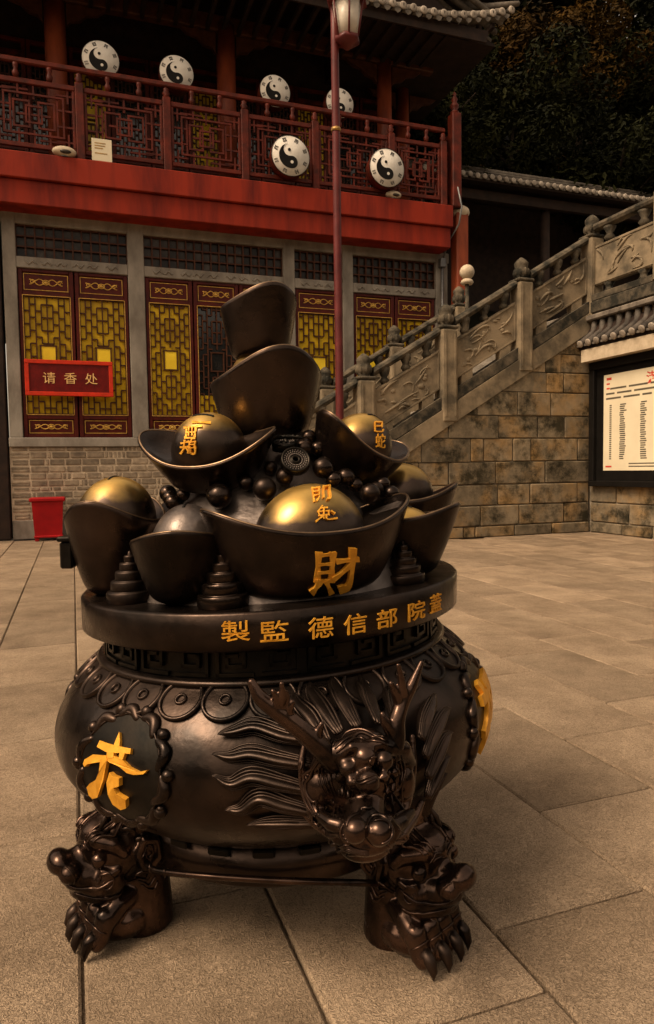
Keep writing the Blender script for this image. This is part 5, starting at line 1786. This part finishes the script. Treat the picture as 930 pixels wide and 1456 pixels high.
def px_char(ch, box, o, parent, h=.006, bold=.016, skew=0.0, name='character'):
    bv = bvh_of(o); x0,y0,x1,y1 = box
    vs, fs = subdiv(*glyph(ch,bold), .15)
    ok = True
    def fn(u,v,hh):
        loc, nrm = RAY(bv, x0+u*(x1-x0)+skew*(v-.5), y1-v*(y1-y0))
        if loc is None: loc, nrm, _, _ = bv.find_nearest(Vector(PL((x0+x1)/2,(y0+y1)/2,-.3)))
        return tuple(loc+nrm*hh)
    return relief(vs, fs, fn, h).obj(name, M['gold'], parent)

T = rad
zP = .924
# big front ingot with the fortune character
I7, B7, m7 = ingot((.125,-.335,zP), T(26+90), .262, .168, .165, .07, (0,T(0)), (.152,.128,.155), base=.58, bulge=.5)
def brush_on(strokes, sc_, ox, oy, o, h=.004):
    bv = bvh_of(o)
    def fn(x,y,hh):
        loc, nrm = RAY(bv,x,y)
        if loc is None: loc, nrm, _, _ = bv.find_nearest(Vector(PL(x,y,-.3)))
        return tuple(loc+nrm*hh)
    return px_solid(brush(strokes,sc_,ox,oy), fn, h).obj('character', M['gold'], o)
brush_on(CAI, .3548, 360, 560, I7, .004)
brush_on(MAO, .258, 360, 560, B7, .003); brush_on(TU, .258, 360, 560, B7, .003)
# front-left, end on
I6, B6, _ = ingot((-.192,-.335,zP), T(0), .17, .142, .16, .03, (T(0),0), (.10,.095,.125))
B6.data.materials[0] = M['bronze_worn']
# left
I5, B5, _ = ingot((-.432,-.135,zP), T(-12), .15, .136, .20, .065, (T(0),0), (.112,.112,.125), ballz=.05)
# right pair
I8, B8, _ = ingot((.385,-.115,zP), T(66), .155, .13, .165, .035, (T(0),0), (.09,.085,.07))
I9, B9, _ = ingot((.40,.12,zP+.015), T(85), .165, .135, .19, .05, (T(2),0), (.105,.10,.11), ballz=.05)
# unseen far side
ingot((.10,.38,zP), T(175), .19, .13, .17, .06, (0,0), (.10,.09,.10))
ingot((-.27,.30,zP), T(-138), .19, .13, .17, .06, (0,0), (.10,.09,.10))
# upper row leaning on the heap
I3, B3, m3 = ingot((-.145,-.14,1.215), T(-20+90), .19, .12, .105, .055, (T(3),T(24)), (.105,.10,.108), ballz=.022)
brush_on(YOU, .34, 79, 570, B3, .003); brush_on(JI, .34, 78, 566, B3, .003)
ingot((-.20,.06,1.21), T(-100), .16, .11, .12, .06, (T(10),0), None)
I4, B4, m4 = ingot((.215,-.05,1.20), T(50+90), .175, .12, .12, .05, (T(14),T(24)), (.10,.10,.11), ballz=.01)
px_char('巳', (532,600,545,615), B4, B4, .004, .01); px_char('蛇', (534,617,547,637), B4, B4, .004, .005)
# two stacked on top
I2, B2, _ = ingot((-.005,-.02,1.335), T(20), .185, .165, .175, .066, (T(-2),0), (.115,.115,.115), base=.62, ballz=.03, bulge=.62)
I1, B1, _ = ingot((-.02,-.03,1.575), T(28), .120, .112, .155, .034, (T(-3),0), (.07,.07,.06), base=.64, bulge=.62)

# loose balls, coins, stepped towers between the ingots
for x,y,r,yl in ((243,712,13,-.34),(230,698,13,-.30),(316,711,20,-.33),(377,700,19,-.33),(404,681,14,-.31),(440,621,12,-.17),(457,668,17,-.30),
                 (489,681,15,-.29),(527,701,17,-.30),(568,690,13,-.22),(556,676,12,-.2),(542,688,12,-.24),(472,684,13,-.30),(352,690,12,-.3),(262,705,11,-.3),(300,694,11,-.28),(450,640,12,-.2),(385,668,11,-.24),(431,640,15,-.20),(218,684,14,-.22),(505,690,12,-.27)):
    rb = .92*r*(POT_D+yl)/FOC
    loc, nrm = RAY(heap_bvh, x, y)
    if loc is None:
        loc, nrm, _, _ = heap_bvh.find_nearest(Vector(PL(x,y,-.08)))
        if nrm.dot(Vector((loc.x,loc.y,.3))) < 0: nrm = -nrm
    seat = loc+nrm*rb*.7
    p = seat+(Vector(PL(x,y,yl))-seat)*(.62 if x > 420 else .35)
    if (p-seat).length > rb*.8:            # the bead it is stacked on
        MB().ell(tuple(seat+(p-seat).normalized()*rb*.2), rb, n=20, k=12).obj('bronze_ball', M['bronze'], pot)
    MB().ell(tuple(p), .92*r*(POT_D+yl)/FOC, n=24, k=16).obj('bronze_ball', M['bronze'], pot)
def loose_coin(px,py,yl,R,rx,rz,name='loose_coin'):
    p = PL(px,py,yl)
    mm = Matrix.Translation(p) @ Matrix.Rotation(rz,4,'Z') @ Matrix.Rotation(rx,4,'X')
    MB().lathe([(R*.22,-.012),(R,-.012),(R,.006),(R*.93,.010),(R*.85,.010),(R*.82,.005),(R*.30,.005),(R*.27,.010),(R*.2,.010),(R*.16,.003)], 32, m=mm, cap=False).obj(name, M['bronze_dark'], pot)
    b = MB()
    for k in range(26):
        a = 2*math.pi*k/26
        for rr_ in (.45,.6,.74): b.ell(tuple((mm @ Vector((R*rr_*math.cos(a+rr_*3),R*rr_*math.sin(a+rr_*3),.006)))), R*.055, n=6, k=4)
    b.obj('coin_relief', M['bronze_worn'], pot)
loose_coin(420,655,-.27,.040,T(58),T(12))
loose_coin(405,632,-.20,.036,T(20),T(-10))
b = MB(); p = PL(405,630,-.2); rr = random.Random(8)
for k in range(18):
    a = rr.uniform(0,6.28); d = rr.uniform(0,.036)
    q = (p[0]+d*math.cos(a)*1.3, p[1]+d*math.sin(a)*.7-.01, p[2]+.012)
    b.tube([q,(q[0]+rr.uniform(-.02,.02),q[1]-.004,q[2]+.006),(q[0]+rr.uniform(-.03,.03),q[1],q[2])], [.003,.005,.002], 5)
b.obj('curled_ornament', M['bronze_dark'], pot)
def tower(px, py_base, yl, R, H_):
    p = PL(px,py_base,yl)
    pr2 = []
    n = 5; z = zP
    for k in range(n):
        r = R*(1-.19*k); h = H_/n*(1.25-.12*k)
        pr2 += [(r*.97,z),(r,z+.003),(r,z+h-.004),(r*.96,z+h)]
        z += h
    pr2 += [(R*.1,z),(R*.05,z+.01),(0,z+.012)]
    MB().lathe(pr2, 36, (p[0],p[1]), cap=False).obj('stepped_tower', M['bronze'], pot, w=True)
tower(318,862,-.44,.064,.125)
tower(186,850,-.30,.062,.12)
tower(573,832,-.24,.060,.10)
# shipping bracket bolted to the left ingot
c = PL(96,785,-.17)
MB().cbox((c[0]-.016,c[1]-.02,c[2]-.045),(c[0]+.020,c[1]+.02,c[2]+.03),.005).obj('side_bracket', M['bronze_dark'], pot)
MB().cbox((c[0]-.022,c[1]-.025,c[2]+.031),(c[0]+.03,c[1]+.025,c[2]+.045),.004).obj('side_bracket_plate', M['bronze_dark'], pot)
# worn maker's plate cast on the rim of the big ingot
bv = bvh_of(I7)
pl = [(525,731),(535,724),(566,713),(572,714),(566,722),(532,732)]
px_solid([pl], lambda x,y,h: tuple((lambda q: q[0]+q[1]*h if q[0] else Vector(PL(548,722,-.35)))(RAY(bv,x,y))), .002).obj('maker_plate', M['bronze_worn'], I7)

for o in bpy.data.objects:
    if o.parent and o.name.split('.')[0] in STUFF: o['kind'] = 'stuff'
